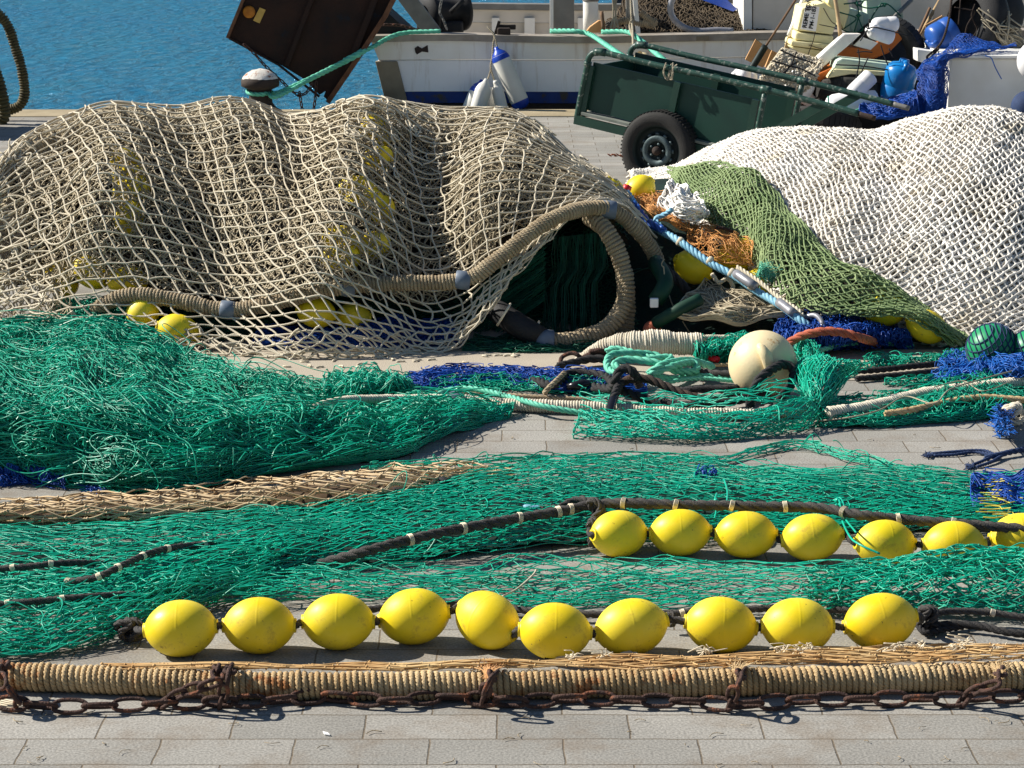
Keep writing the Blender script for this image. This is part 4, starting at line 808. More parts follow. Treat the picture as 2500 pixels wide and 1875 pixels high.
# ------------------------------------------------------------------ helpers for nets and tangles
def proj(P):
    P = np.asarray(P, float); y = P[..., 1]; z = P[..., 2]-H
    dep = y*CP - z*SP; up = y*SP + z*CP
    return np.stack([W0/2+F*P[..., 0]/dep, H0/2-F*up/dep], -1)
def on(S, u, v, off=0., brange=(0, .74)):
    n1, n2 = 160, 120
    b, a = np.meshgrid(np.linspace(*brange, n2), np.linspace(0, 1, n1), indexing='ij')
    P = S(a, b, 0.); q = proj(P); d = (q[..., 0]-u)**2+(q[..., 1]-v)**2
    k = np.unravel_index(d.argmin(), d.shape); return Vector(S(a[k], b[k], off))
def curls(S, N, n=16, L=.25, r=.0025, off=(0., .04), curl=6., seed=1, a=(0, 1), b=(0, 1), asp=None, sides=3, bias=0., lift=0.):
    rs = np.random.RandomState(seed)
    W_ = np.linalg.norm(S(1, .5)-S(0, .5)); Hh = np.linalg.norm(S(.5, 1)-S(.5, 0)); asp = asp or W_/Hh
    t = np.linspace(0, 1, n); a0 = rs.uniform(a[0], a[1], N); b0 = rs.uniform(b[0], b[1], N); th0 = rs.uniform(0, 6.28, N)
    if bias: th0 = rs.normal(0, bias, N)+math.pi*(rs.rand(N) > .5)
    k1 = rs.normal(0, curl, N); k2 = rs.normal(0, curl*.6, N); ph = rs.uniform(0, 6.28, N)
    th = th0[:, None]+k1[:, None]*t+k2[:, None]*np.sin(t*5+ph[:, None])*.5
    Ls = L*rs.uniform(.5, 1.4, N)
    da = np.cumsum(np.cos(th), 1)/n*Ls[:, None]/W_; db = np.cumsum(np.sin(th), 1)/n*Ls[:, None]/Hh
    A = np.clip(a0[:, None]+da, 0, 1); B = np.clip(b0[:, None]+db, 0, 1)
    h = off[0]+(off[1]-off[0])*(rs.rand(N)[:, None])*(.5+.5*np.sin(t*rs.uniform(2, 7, N)[:, None]+ph[:, None])) + lift*np.abs(np.sin(t*math.pi))*(rs.rand(N) > .93)[:, None]
    P = S._b(S.G, A, B)+S._b(S.N, A, B)*(h+(S.disp(A, B) if S.disp else 0))[..., None]
    return tubes(P, r*rs.uniform(.8, 1.2, N), sides)
def gauss(x, c, w): return np.exp(-((x-c)/w)**2)

# ------------------------------------------------------------------ big brown net pile
bhem = [(-80, 800, 12.6), (100, 830, 12.35), (300, 852, 12.15), (480, 868, 12.0), (700, 884, 11.85), (900, 877, 11.88), (1080, 864, 12.0), (1150, 815, 12.05), (1220, 725, 12.12), (1320, 605, 12.3), (1415, 520, 12.45), (1490, 503, 12.6), (1545, 530, 12.75), (1600, 590, 12.8)]
btop = [(0, 400, 13.1), (50, 345, 13.35), (130, 300, 13.5), (250, 270, 13.6), (350, 262, 13.6), (440, 256, 13.6), (540, 240, 13.6), (630, 262, 13.7), (695, 284, 13.8), (770, 280, 13.7), (850, 268, 13.6), (915, 266, 13.55), (1000, 262, 13.6), (1150, 264, 13.6), (1250, 280, 13.6), (1330, 330, 13.5), (1400, 388, 13.4), (1470, 435, 13.3), (1525, 485, 13.2)]
SBn = Sheet(pile_rows(bhem, btop, 1.2), res=150, rres=90)
def bdisp(a, b):
    t = np.clip(b/.714, 0, 1.4); w = np.clip(np.sin(np.clip(t, 0, 1.06)*math.pi/1.08), 0, 1)**.7
    d = .10*gauss(a, .205-.04*(1-t), .05) - .19*gauss(a, .315+.07*(1-t), .065)*(.6+.4*np.sin(t*math.pi)) + .05*gauss(a, .39+.12*(1-t), .035)*t
    d += .15*gauss(a, .60-.14*(1-t), .055) - .15*gauss(a, .70-.09*(1-t), .055) + .04*gauss(a, .82-.12*(1-t), .05)
    d += .035*nz(a*9, b*6, 1.6, 5)+.010*nz(a*26, b*16, 1.5, 9)
    return d*w
SBn.disp = bdisp
br = root('brown_net_pile', 'big pile covered by a coarse beige square mesh net, left of the white pile', 'net pile', (-.9, 13, 0))
part('pile_core', [SBn.mesh(200, 90, off=-.14, b0=.2)], M['brown_shade_core'], br)
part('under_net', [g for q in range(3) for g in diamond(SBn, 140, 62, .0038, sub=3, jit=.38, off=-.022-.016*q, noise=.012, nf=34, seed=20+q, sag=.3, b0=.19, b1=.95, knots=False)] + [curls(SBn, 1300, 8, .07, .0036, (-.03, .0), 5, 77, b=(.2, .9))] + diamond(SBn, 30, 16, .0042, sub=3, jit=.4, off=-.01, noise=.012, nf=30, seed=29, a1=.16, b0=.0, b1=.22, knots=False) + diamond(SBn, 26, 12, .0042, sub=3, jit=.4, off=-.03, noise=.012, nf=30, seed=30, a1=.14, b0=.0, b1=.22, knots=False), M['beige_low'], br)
def bwarp(x, y):
    sh = np.interp(x, [0, .25, .5, .8, 1.1], [-.5, -.55, -.3, .25, .35]); sh2 = np.interp(x, [0, .3, .65], [.4, .35, 0])
    a = x+sh*(y-.25)+sh2*(y*y-.06); b = y + .62*x-.92*x*x-.02
    return a, b
I, J = np.meshgrid(np.arange(-16, 68), np.arange(-16, 50), indexing='ij')
xg = I*.0218; yg = J*.0285+.02
A_, B_ = bwarp(xg, yg); A_ = A_+RS.normal(0, .0022, A_.shape); B_ = B_+RS.normal(0, .0028, B_.shape)
Kp = np.stack([A_, B_], -1)
def grid_edges(Kp, ok):
    E0 = [Kp[:-1].reshape(-1, 2), Kp[:, :-1].reshape(-1, 2)]; E1 = [Kp[1:].reshape(-1, 2), Kp[:, 1:].reshape(-1, 2)]
    A = np.concatenate(E0); B = np.concatenate(E1); k = ok(A) & ok(B); return A[k], B[k]
okf = lambda P: (P[:, 0] > 0.0) & (P[:, 0] < 1.) & (P[:, 1] > .004) & (P[:, 1] < .97)
EA, EB = grid_edges(Kp, okf); KK = Kp.reshape(-1, 2); KK = KK[okf(KK)]
g = edges_net(SBn, EA, EB, .0052, sub=4, bow=.05, sides=5, off=.014, noise=.0035, nf=12, knots=KK, knot_r=.0088)
part('outer_net', g, M['beige'], br)
# loose doubled meshes at the hem and at the left end
part('hem_net', diamond(SBn, 78, 5, .0052, sub=6, jit=.25, off=.02, noise=.012, nf=18, seed=4, sag=.9, b0=-.01, b1=.085, sides=5, knot_r=.0085) + diamond(SBn, 70, 3, .0045, sub=6, jit=.3, off=.0, noise=.015, nf=18, seed=6, sag=.9, b0=-.005, b1=.04, sides=4)
     + [curls(SBn, 90, 14, .35, .005, (.0, .05), 3.5, 31, a=(0, .12), b=(.1, .7), sides=5), curls(SBn, 60, 12, .2, .005, (.02, .04), 4, 33, a=(.5, .98), b=(.45, .7), sides=5)], M['beige'], br)
# ragged tails on the paving in front of the hem
tails = []
for k in range(26):
    u = 700+k*28+random.randint(-10, 10); q = p(min(u, 1250), 880+random.randint(-8, 18) if u < 1150 else 868, .008)
    a = random.uniform(0, 6.28); tails.append(tube([q, q+Vector((.02*math.cos(a), .02*math.sin(a), .004)), q+Vector((.045*math.cos(a+.5), .04*math.sin(a+.5), 0))], .0048, 5))
thing('loose_twine_ends', 'short cut twine ends littering the stone band below the brown net hem', 'twine', [cat(tails)], M['beige'], kind='stuff')
# yellow floats seen through the meshes
bf = [(302, 355), (300, 430), (294, 500), (300, 390), (912, 275), (905, 345), (860, 420), (920, 480), (880, 450), (900, 560), (830, 540), (820, 590), (120, 655), (200, 640), (280, 662)]
for k, (u, v) in enumerate(bf):
    c = on(SBn, u, v, -.138)
    V, B = ball((0, 0, 0), .115, .082, .082, 24, Euler((random.uniform(-.3, .3), random.uniform(-1.4, 1.4), random.uniform(-.4, .4))).to_matrix())
    thing('covered_float', 'yellow float showing through the beige mesh of the big brown pile', 'float', [(V+np.array(c), B)], M['yellow'], 'yellow floats buried under the brown net')
# headline: thick rope served with twine
hl = [(225, 775, 12.4), (250, 745, 12.3), (330, 720, 12.26), (450, 738, 12.22), (560, 757, 12.18), (680, 737, 12.16), (800, 706, 12.16), (950, 692, 12.18), (1130, 684, 12.18), (1215, 632, 12.2), (1330, 545, 12.3), (1415, 512, 12.42), (1490, 512, 12.5), (1550, 556, 12.55), (1592, 610, 12.6), (1606, 650, 12.62)]
hr = root('headline_rope', 'thick rope served with beige twine arching out of the brown pile', 'rope', p(900, 700, 12.2))
part('served_rope', coil([p(*q) for q in hl], .034, .0185, .0094, strands=3, per=34, twist=5.5), M['served'], hr)
for u, v, Y in ((556, 757, 12.18), (850, 702, 12.17), (1130, 684, 12.18), (1487, 512, 12.5)):
    part('clamp', [lathe([(.042, -.04), (.049, -.036), (.051, 0), (.049, .036), (.042, .04)], p(u, v, Y), (1, 0, -.12), 24)], M['clamp'], hr)
l2 = [(1440, 528, 12.55), (1478, 560, 12.45), (1512, 625, 12.4), (1528, 700, 12.35), (1515, 760, 12.3), (1475, 805, 12.25), (1410, 828, 12.2), (1345, 836, 12.15)]
r2 = root('served_rope_loop', 'hanging loop of ribbed beige rope inside the dark arch of the brown pile', 'rope', p(1480, 830, 12.3))
part('served_rope', coil([p(*q) for q in l2], .038, .022, .012, strands=3, per=34, twist=5.5), M['served'], r2)
part('lower_strand', coil([p(*q) for q in [(1530, 720, 12.5), (1530, 780, 12.45), (1520, 830, 12.4), (1500, 862, 12.35)]], .036, .022, .012, strands=3, per=34, twist=5.5), M['served'], r2)
part('clamp', [lathe([(.05, -.05), (.06, -.045), (.062, 0), (.06, .045), (.05, .05)], p(1330, 832, 12.13), (1, 0, -.05), 24)], M['clamp'], r2)
part('black_sleeve', [tube([p(1205, 752, 12.3), p(1250, 785, 12.2), p(1320, 826, 12.12)], [.06, .068, .062], 16)], M['dark'], r2)
part('lashing', [lathe([(.07, -.006), (.075, 0), (.07, .006)], p(u, v, 12.2), (1, -.1, -.6), 20) for u, v in ((1230, 768), (1300, 812))], M['tie'], r2)
# nets below and behind, over a dark sheet that paints the deep shade
DM = Sheet([[(240, 862, 12.35), (500, 872, 12.3), (800, 880, 12.2), (1100, 872, 12.15), (1400, 862, 12.15), (1700, 850, 12.15), (2000, 845, 12.15), (2250, 838, 12.2)],
            [(250, 800, 12.55), (500, 810, 12.5), (800, 810, 12.45), (1100, 780, 12.75), (1400, 780, 12.9), (1700, 770, 12.6), (2000, 790, 12.4), (2250, 800, 12.35)],
            [(260, 740, 12.6), (500, 760, 12.6), (800, 730, 12.6), (1100, 690, 13.0), (1400, 680, 13.2), (1650, 680, 12.9), (1900, 710, 12.7), (2200, 760, 12.6)],
            [(280, 690, 12.8), (500, 690, 12.8), (800, 660, 12.9), (1100, 620, 13.2), (1400, 560, 13.6), (1600, 520, 13.7), (1800, 600, 13.4), (2150, 740, 12.9)],
            [(300, 640, 13.1), (500, 640, 13.1), (800, 600, 13.2), (1100, 500, 13.6), (1400, 480, 14.0), (1600, 440, 14.3), (1750, 480, 14.2), (2100, 700, 13.3)]])
DM.disp = lambda a, b: .035*nz(a*14, b*5, 1.6, 3)
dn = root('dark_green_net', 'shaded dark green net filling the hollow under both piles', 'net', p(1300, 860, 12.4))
part('net_core', [DM.mesh(140, 50)], M['green_shade_core'], dn)
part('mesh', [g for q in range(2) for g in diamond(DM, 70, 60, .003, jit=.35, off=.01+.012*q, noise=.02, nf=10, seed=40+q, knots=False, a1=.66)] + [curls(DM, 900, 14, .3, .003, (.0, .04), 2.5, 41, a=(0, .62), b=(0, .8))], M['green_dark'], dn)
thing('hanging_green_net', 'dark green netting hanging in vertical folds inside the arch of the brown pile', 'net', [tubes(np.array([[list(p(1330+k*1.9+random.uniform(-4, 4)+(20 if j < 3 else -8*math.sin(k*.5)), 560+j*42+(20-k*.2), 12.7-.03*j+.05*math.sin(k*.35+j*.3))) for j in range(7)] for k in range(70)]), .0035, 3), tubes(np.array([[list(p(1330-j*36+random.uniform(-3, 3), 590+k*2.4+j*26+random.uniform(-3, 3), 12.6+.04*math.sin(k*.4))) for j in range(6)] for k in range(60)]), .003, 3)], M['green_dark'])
def lump(name, label, rows, mt, core, n=700, L=.2, r=.003, dsp=.02, curl=5, off=(0, .035), ns=40, nt=14, catg='net', seed=5, coff=-.012, lift=0., group=None, layers=1, noise=.015, bias=0.):
    S = Sheet(rows, res=64, rres=40); S.disp = lambda a, b: dsp*nz(a*8, b*4, 1.6, seed)
    rt = root(name, label, catg, tuple((S.G.reshape(-1, 3).min(0)+S.G.reshape(-1, 3).max(0))/2*[1, 1, 0]+[0, 0, S.G[..., 2].min()]), group)
    if core: part('net_core', [S.mesh(70, 24, off=coff)], core, rt)
    g = [curls(S, n, 14, L, r, off, curl, seed, lift=lift, bias=bias)]
    for q in range(layers): g += diamond(S, ns, nt, r, jit=.35, off=.006+.008*q, noise=noise, nf=16, seed=seed+3+q, knot_r=r*1.6)
    part('mesh', g, mt, rt)
    return S, rt
lump('blue_net', 'dark blue net lying inside the front hem of the brown pile', [[(620, 855, 12.12), (800, 858, 12.1), (1000, 852, 12.14), (1120, 846, 12.2)], [(620, 832, 12.22), (800, 826, 12.2), (1000, 820, 12.2), (1110, 815, 12.25)], [(650, 812, 12.35), (800, 802, 12.4), (980, 785, 12.4), (1100, 792, 12.4)]], M['blue_net'], M['blue_core'], 900, .25, .0032, bias=.4, seed=50)
lump('shaded_net', 'net on the ground under the arch with its shade painted in near black', [[(1130, 866, 12.05), (1300, 870, 12.0), (1450, 862, 12.05), (1580, 850, 12.15)], [(1140, 846, 12.15), (1300, 846, 12.12), (1450, 845, 12.15), (1580, 840, 12.25)], [(1160, 828, 12.35), (1300, 826, 12.35), (1450, 828, 12.35), (1570, 828, 12.35)]], M['green_dark'], M['dark'], 500, .3, .0026, seed=51, bias=.5)  # dark strands over a black core paint the shaded ground here
lump('green_net_tail', 'green net tail bulging out of the lower left of the brown pile', [[(120, 850, 12.2), (240, 862, 12.1), (420, 868, 12.05)], [(120, 790, 12.3), (240, 790, 12.2), (400, 820, 12.2)], [(140, 745, 12.5), (240, 735, 12.4), (380, 780, 12.35)]], M['green'], M['green_shade_core'], 900, .22, .0028, seed=52)

# floats --------------------------------------------------------------
def float_geo(a=.122, R=.0935):
    xs = np.linspace(-1, 1, 81); prof = [(.011, -a+.014), (.012, -a+.002), (.024, -a)]
    prof += [(max(.024, R*(1-abs(x)**2.15)**.62)+(.0006 if abs(x) < .012 else 0), x*(a-.0005)) for x in xs[1:-1]]
    prof += [(.024, a), (.012, a-.002), (.011, a-.014)]
    return prof
def yfloat(label, u, v, R, a, tilt=0., yaw=0., group=None, Y=None):
    c = p(u, v, Y) if Y else p(u, v, R)
    d = Vector((math.cos(tilt)*math.cos(yaw), math.cos(tilt)*math.sin(yaw), math.sin(tilt)))
    if abs(yaw) > 0 or abs(tilt) > 0: pass
    V, B = lathe(float_geo(a, R), c, d, 56)
    o = thing('yellow_float', label, 'float', [(V, B[:1])], M['yellow'], group)
    return c, d
front = [(441, 1534, .06, 0, 'leftmost yellow float of the front row with net shadow lines on its left side'),
 (633, 1527, 0, 0, 'second float of the front row with a dark smudge right of its middle'),
 (826, 1518, 0, 0, 'third float from the left in the front row, clean with a pale seam'),
 (1011, 1505, .14, 0, 'fourth float from the left in the front row, sitting highest and tipped up'),
 (1190, 1514, -.2, -.75, 'round looking fifth float in the front row turned to show its rope hole'),
 (1355, 1541, -.05, 0, 'sixth front row float, standing lowest and touching the net fringe'),
 (1541, 1531, .16, .15, 'seventh front row float tipped up to the right'),
 (1760, 1526, -.1, 0, 'eighth front row float, after the wide gap with the tied grey rope'),
 (1947, 1529, 0, 0, 'ninth front row float with a brown stain on top and frayed twine before it'),
 (2149, 1517, .14, .1, 'rightmost yellow float of the front row beside the grey knot')]
fc = []
for u, v, t, yw, lab in front: fc.append(yfloat(lab, u, v, .0935, .122 if yw == 0 else .125, t, yw, 'yellow floats threaded in the front row'))
back = [(1511, 1303, -.1, .55, 'leftmost yellow float of the back row beside the big grey knot'),
 (1661, 1300, .05, 0, 'second back row float with a bright sunlit crescent on its upper left'),
 (1821, 1305, 0, 0, 'third back row float with a small jagged light patch on its front'),
 (1983, 1312, .12, 0, 'fourth back row float with a curved rope shadow on it'),
 (2161, 1327, -.08, .2, 'fifth back row float with a green twine end hanging on it'),
 (2329, 1330, 0, 0, 'sixth back row float half covered by green netting'),
 (2492, 1310, .1, 0, 'yellow float of the back row cut off by the right edge')]
bc = []
for u, v, t, yw, lab in back: bc.append(yfloat(lab, u, v, .088, .119, t, yw, 'yellow floats threaded in the back row'))
def thread(name, label, cs, first, last, m='grey_rope', r=.012):
    pts = [first]
    for c, d in cs: pts += [c-d*.11, c+d*.11]
    pts.append(last); thing(name, label, 'rope', rope(pts, r), M[m])
thread('float_rope', 'dark rope threaded through the front row of yellow floats', fc, p(330, 1535, .05), p(2250, 1515, .05))
thread('float_rope', 'dark rope threaded through the back row of yellow floats', bc, p(1440, 1290, .1), p(2600, 1315, .08))
# half buried floats under brown pile and other places
for u, v, R, a, Y, t, yw, lab in [(348, 765, .085, .105, 12.26, .8, .3, 'yellow float behind the hem mesh, upper one of the left pair'), (435, 808, .09, .12, 12.15, -.3, .2, 'yellow float behind the hem mesh, lower one of the left pair'),
    (772, 762, .085, .11, 12.25, -.2, 0, 'yellow float lit in patches under the rope in the middle of the hem'), (862, 775, .08, .1, 12.35, 0, 0, 'yellow float deepest in shade right of the patchy one under the hem'),
    (1497, 464, .06, .085, 13.2, -1., .3, 'small greenish yellow float at the right tip of the brown pile'), (1562, 464, .085, .1, 13.4, .7, .3, 'yellow float caught under orange twine beside the white net tip'),
    (1692, 652, .092, .12, 12.75, -.5, .3, 'yellow float half in shade below the blue cable'), (1800, 625, .1, .13, 12.95, .2, .2, 'yellow float under the orange netting behind the cable'), (1865, 690, .085, .11, 12.75, -.2, 0, 'yellow float hidden behind the silver taped cable'),
    (2160, 756, .09, .122, 12.2, .05, 0, 'yellow float half under the olive net above the blue net'), (2262, 797, .088, .122, 12.12, -.45, .2, 'tilted yellow float with a dark stripe at the foot of the olive net'), (2035, 757, .085, .115, 12.45, .0, 0, 'yellow float mostly hidden by the edge of the olive net')]:
    yfloat(lab, u, v, R, a, t, yw, None, Y)

# ------------------------------------------------------------------ white pile and olive net
whem = [(1540, 455, 14.6), (1600, 490, 14.2), (1680, 545, 13.6), (1780, 615, 13.1), (1860, 680, 12.75), (1950, 748, 12.4), (2060, 790, 12.25), (2200, 822, 12.25), (2330, 848, 12.15), (2450, 850, 12.12), (2680, 838, 12.2)]
wtop = [(1545, 424, 14.9), (1600, 421, 15.), (1650, 412, 15.), (1700, 388, 14.95), (1760, 358, 14.9), (1850, 327, 14.7), (1950, 319, 14.5), (2060, 324, 14.4), (2130, 322, 14.4), (2190, 300, 14.3), (2280, 281, 14.2), (2400, 269, 14.2), (2470, 277, 14.2), (2560, 305, 14.2), (2680, 350, 14.2)]
SW = Sheet(pile_rows(whem, wtop, 1.1, round_=.5), res=150, rres=90)
def wdisp(a, b):
    t = np.clip(b/.714, 0, 1.3); w = np.clip(np.sin(np.clip(t, 0, 1.1)*math.pi/1.15), 0, 1)**.7
    d = .03*gauss(a, .49+.10*(1-t), .07)-.06*gauss(a, .595+.08*(1-t), .06)+.03*gauss(a, .76, .08)-.03*gauss(a, .9, .05)
    d += .05*nz(a*6, b*3, 1.5, 15)*.5+.008*nz(a*30, b*20, 1.5, 19); return d*w
SW.disp = wdisp
wr_ = root('white_net_pile', 'big pile covered by a thick white knitted net at the right edge', 'net pile', p(2100, 850, 0))
part('pile_core', [SW.mesh(160, 80, off=-.03)], M['white_core'], wr_)
g = []
for q in range(2): g += diamond(SW, 148-q*5, 88-q*4, .0071, sub=3, jit=.13, off=-.010+.014*q, noise=.005, nf=40, seed=60+q, sag=.0, sides=5, knot_r=.0108, b0=0, b1=.98)
g += diamond(SW, 100, 3, .0068, sub=4, jit=.3, off=.02, noise=.01, nf=18, seed=64, sag=.9, b0=0, b1=.045, sides=5)
part('outer_net', g, M['white_net'], wr_)
e1 = [(1640, 428), (1720, 424), (1800, 436), (1860, 466), (1900, 508), (1960, 588), (2050, 655), (2130, 703), (2220, 745), (2290, 790), (2350, 846)]
e2 = [(1645, 452, 14.25), (1690, 500, 13.85), (1755, 556, 13.35), (1825, 606, 13.0), (1850, 650, 12.7), (1885, 700, 12.4), (1940, 742, 12.2), (2010, 765, 12.08), (2100, 772, 12.02), (2190, 768, 12.0), (2260, 800, 12.0), (2325, 852, 12.02)]
E1 = spline([on(SW, u, v, .02) for u, v in e1], n=20); E2 = spline([p(*q) for q in e2], n=20)
bul = np.array([0, -.75, .66])
wv = np.sin(np.linspace(0, math.pi, 20))[:, None]
rows = [[Vector(q) for q in r] for r in (E2, E2*.72+E1*.28+bul*.075*wv, E2*.42+E1*.58+bul*.09*wv, E2*.15+E1*.85+bul*.05*wv, E1)]
SO = Sheet(rows); SO.disp = lambda a, b: .03*nz(a*9, b*3, 1.5, 25)+.0
og = root('olive_net', 'pale olive green net draped diagonally over the left flank of the white pile', 'net', p(2000, 760, 12.2))
g = []
for q in range(3): g += diamond(SO, 80, 21, .0046, sub=4, jit=.2, off=.004+.02*q, noise=.010, nf=14, seed=70+q, sag=.4, sides=4, knot_r=.0078)
part('mesh', g, M['olive'], og)
part('under_layer', [SO.mesh(80, 24, off=-.03, b0=.2, b1=.97, a1=.8)], M['brown_shade_core'], og)
# orange net and other things between the piles
lump('orange_net', 'orange brown fine netting bunched over a yellow float behind the cable', [[(1685, 600, 12.9), (1750, 640, 12.75), (1840, 650, 12.7)], [(1680, 575, 12.95), (1760, 585, 12.8), (1830, 620, 12.75)], [(1700, 562, 13.2), (1760, 560, 13.1), (1825, 590, 13.0)]], M['orange_net'], None, 200, .4, .0019, seed=80, layers=0, curl=2.0)
lump('orange_net', 'orange fine netting spilling out left of the white cord bundle', [[(1545, 500, 13.2), (1610, 540, 13.0), (1690, 570, 12.95)], [(1550, 478, 13.3), (1610, 505, 13.1), (1680, 545, 13.0)], [(1555, 455, 13.7), (1620, 480, 13.5), (1680, 520, 13.3)]], M['orange_net'], None, 300, .35, .0019, seed=81, layers=0, curl=3)
lump('white_cord_bundle', 'bunched white cords tied below the tip of the white pile', [[(1640, 520, 13.1), (1680, 540, 13.0), (1725, 530, 13.1)], [(1618, 490, 13.2), (1670, 500, 13.0), (1725, 515, 13.1)], [(1640, 458, 13.7), (1665, 462, 13.6), (1690, 480, 13.5)]], M['rag'], M['rag'], 160, .3, .006, ns=14, nt=8, seed=82, catg='cord', curl=2)
lump('beige_net_tail', 'shaded beige strands lying along the ground under the cable', [[(1640, 770, 12.15), (1780, 785, 12.1), (1960, 775, 12.15)], [(1680, 735, 12.35), (1800, 760, 12.2), (1960, 758, 12.25)], [(1720, 690, 12.6), (1800, 720, 12.45), (1950, 745, 12.35)]], M['beige_low'], M['brown_shade_core'], 500, .5, .0042, seed=83, curl=1.2, ns=20, nt=10, bias=.3)
thing('green_tube', 'dark green plastic tube lying in shade under the piles', 'tube', [tube([p(1600, 790, 12.2), p(1650, 760, 12.15), (p(1710, 730, 12.2))], .034, 14), tube([p(1600, 640, 12.5), p(1625, 690, 12.3), p(1600, 735, 12.25)], .045, 14)], M['greenlog'])
thing('beige_rope_scrap', 'knotted pale rope scrap sticking out under the blue cable', 'rope', rope([p(u, v, 12.5) for u, v in [(1738, 668), (1755, 690), (1775, 680), (1790, 700), (1780, 716), (1772, 712)]], .012)+rope([p(u, v, 12.5) for u, v in [(1772, 712), (1800, 728), (1840, 735), (1868, 748)]], .006), M['beige'])
thing('thin_string', 'thin cord hanging down in the dark between the piles', 'cord', [tube([p(u, v, 12.3) for u, v in [(1620, 650), (1625, 690), (1640, 740), (1655, 765), (1670, 790), (1685, 815)]], .0035, 5), tube([p(u, v, 12.35) for u, v in [(1622, 632), (1615, 645), (1622, 655)]], .0035, 5)], M['limewire'])
thing('white_tag', 'small grey white plastic block in the dark between the piles', 'block', [box(p(1597, 739, 12.2), (.045, .03, .05), bev=.006)], M['jugw'], smooth=False)
cb = root('blue_cable', 'light blue twisted cable with silver tape running down between the piles', 'cable', p(1990, 805, 12.0))
cpts = [(1528, 466, 13.25), (1545, 492, 13.15), (1572, 535, 13.0), (1612, 563, 12.85), (1660, 590, 12.7), (1730, 640, 12.55), (1790, 672, 12.45), (1850, 712, 12.3), (1905, 745, 12.15), (1945, 775, 12.0), (1978, 800, 11.95)]
part('cable', rope([p(*q) for q in cpts], .021, pitch=.13, strands=4), M['cable'], cb)
part('hook_eye', [tube([p(1955, 778, 12.05), p(1990, 770, 12.0), p(2008, 790, 11.95), p(2000, 808, 11.93), p(1978, 804, 11.93)], .014, 12)], M['tape'], cb)
part('beige_strand', rope([p(1800, 652, 12.5), p(1850, 685, 12.36), p(1900, 725, 12.2), p(1945, 755, 12.05), p(1960, 772, 12.0)], .013), M['beige'], cb)
for a_, b_ in (((1797, 668), (1845, 700)), ((1902, 738), (1938, 765))):
    part('tape_wrap', [tube([p(*a_, 12.42 if a_[0] < 1850 else 12.15), p((a_[0]+b_[0])/2, (a_[1]+b_[1])/2, 12.33 if a_[0] < 1850 else 12.07), p(*b_, 12.28 if a_[0] < 1850 else 12.0)], .025, 14)], M['tape'], cb)
for u, v, Y in ((1660, 590, 12.7), (1733, 637, 12.55), (1786, 666, 12.46), (1835, 697, 12.33)):
    part('whipping', [lathe([(.022, -.014), (.026, -.008), (.026, .008), (.022, .014)], p(u, v, Y), (.8, -.3, -.45), 18)], M['tie'], cb)
part('cable_head', [lathe([(.0, -.02), (.024, -.015), (.026, .02), (0, .03)], p(1530, 462, 13.25), (.3, 0, 1), 16)], M['red'], cb)
part('blue_splice', rope([p(1548, 498, 13.1), p(1580, 540, 12.95), p(1620, 562, 12.8)], .024), M['jugd'], cb)
thing('blue_rope_end', 'short light blue rope end standing up beside the cable', 'rope', rope([p(1612, 552, 12.9), p(1600, 535, 12.95), p(1620, 525, 12.95), p(1640, 512, 12.9)], .015), M['cable'])
thing('teal_tassel', 'frayed pale teal tassel on the edge of the olive net', 'tassel', [tubes(np.array([[list(p(1852, 672, 12.5)), list(p(1862+RS.normal(0, 8), 660+RS.normal(0, 10), 12.42)), list(p(1876+RS.normal(0, 16), 668+RS.normal(0, 16), 12.4))] for k in range(90)]), .0016, 3)], M['teal_rope'])
thing('rusty_hook', 'rusty hook among the orange netting behind the cable', 'hook', [tube([p(u, v, 12.95) for u, v in [(1728, 564), (1745, 568), (1752, 556), (1775, 560), (1790, 566)]], .009, 8)], M['rust'])
thing('orange_rag', 'dark orange lump on the ground in the shade under the arch', 'rag', [ball(p(1592, 805, 12.25), .05, .04, .05)], M['orange_rope'])
thing('black_twisted_rope', 'black frayed rope hanging under the tip of the brown pile', 'rope', rope([p(u, v, 12.45) for u, v in [(1606, 640), (1630, 662), (1660, 690), (1680, 712)]], .026), M['black_rope'])

thing('served_rope_end', 'end of ribbed beige rope with frayed tip at the left end of the brown pile', 'rope', coil([p(*q) for q in [(-20, 470, 13.0), (14, 428, 13.1), (40, 392, 13.2), (95, 360, 13.3), (160, 344, 13.4), (215, 330, 13.5)]], .036, .022, .012, per=14), M['served'])
# ------------------------------------------------------------------ green heap at the left
GH = Sheet([[(-90, 1152, .012), (100, 1166, .012), (300, 1190, .012), (450, 1196, .012), (600, 1166, .012), (800, 1136, .012), (980, 1112, .012), (1060, 1072, .012), (1180, 1030, .01)],
            [(-90, 1080, .15), (120, 1090, .16), (300, 1110, .15), (450, 1120, .13), (620, 1100, .11), (800, 1080, .09), (960, 1066, .06), (1060, 1045, .04), (1190, 1020, .02)],
            [(-90, 990, .25), (120, 985, .25), (300, 1000, .23), (450, 1015, .2), (620, 1040, .14), (800, 1030, .11), (960, 1030, .07), (1060, 1020, .05), (1210, 1005, .03)],
            [(-90, 880, 11.3), (120, 875, 11.3), (300, 885, 11.3), (450, 915, 11.2), (620, 960, 11.0), (780, 985, 10.9), (900, 975, 10.9), (1050, 985, 10.8), (1220, 990, 10.75)],
            [(-90, 800, 12.0), (120, 797, 12.0), (300, 812, 11.95), (440, 858, 11.85), (560, 905, 11.6), (660, 938, 11.35), (800, 955, 11.15), (980, 965, 11.0), (1230, 985, 10.85)]], res=110, rres=70)
GH.disp = lambda a, b: (.045*nz(a*20, b*8, 1.4, 33)+.022*nz(a*48, b*20, 1.4, 34))*np.sin(np.clip(b, 0.02, .98)*math.pi)**.5*(1-.5*a)
gh = root('green_net_heap', 'big tangled heap of green net at the left, in front of the brown pile', 'net heap', p(300, 1100, 0))
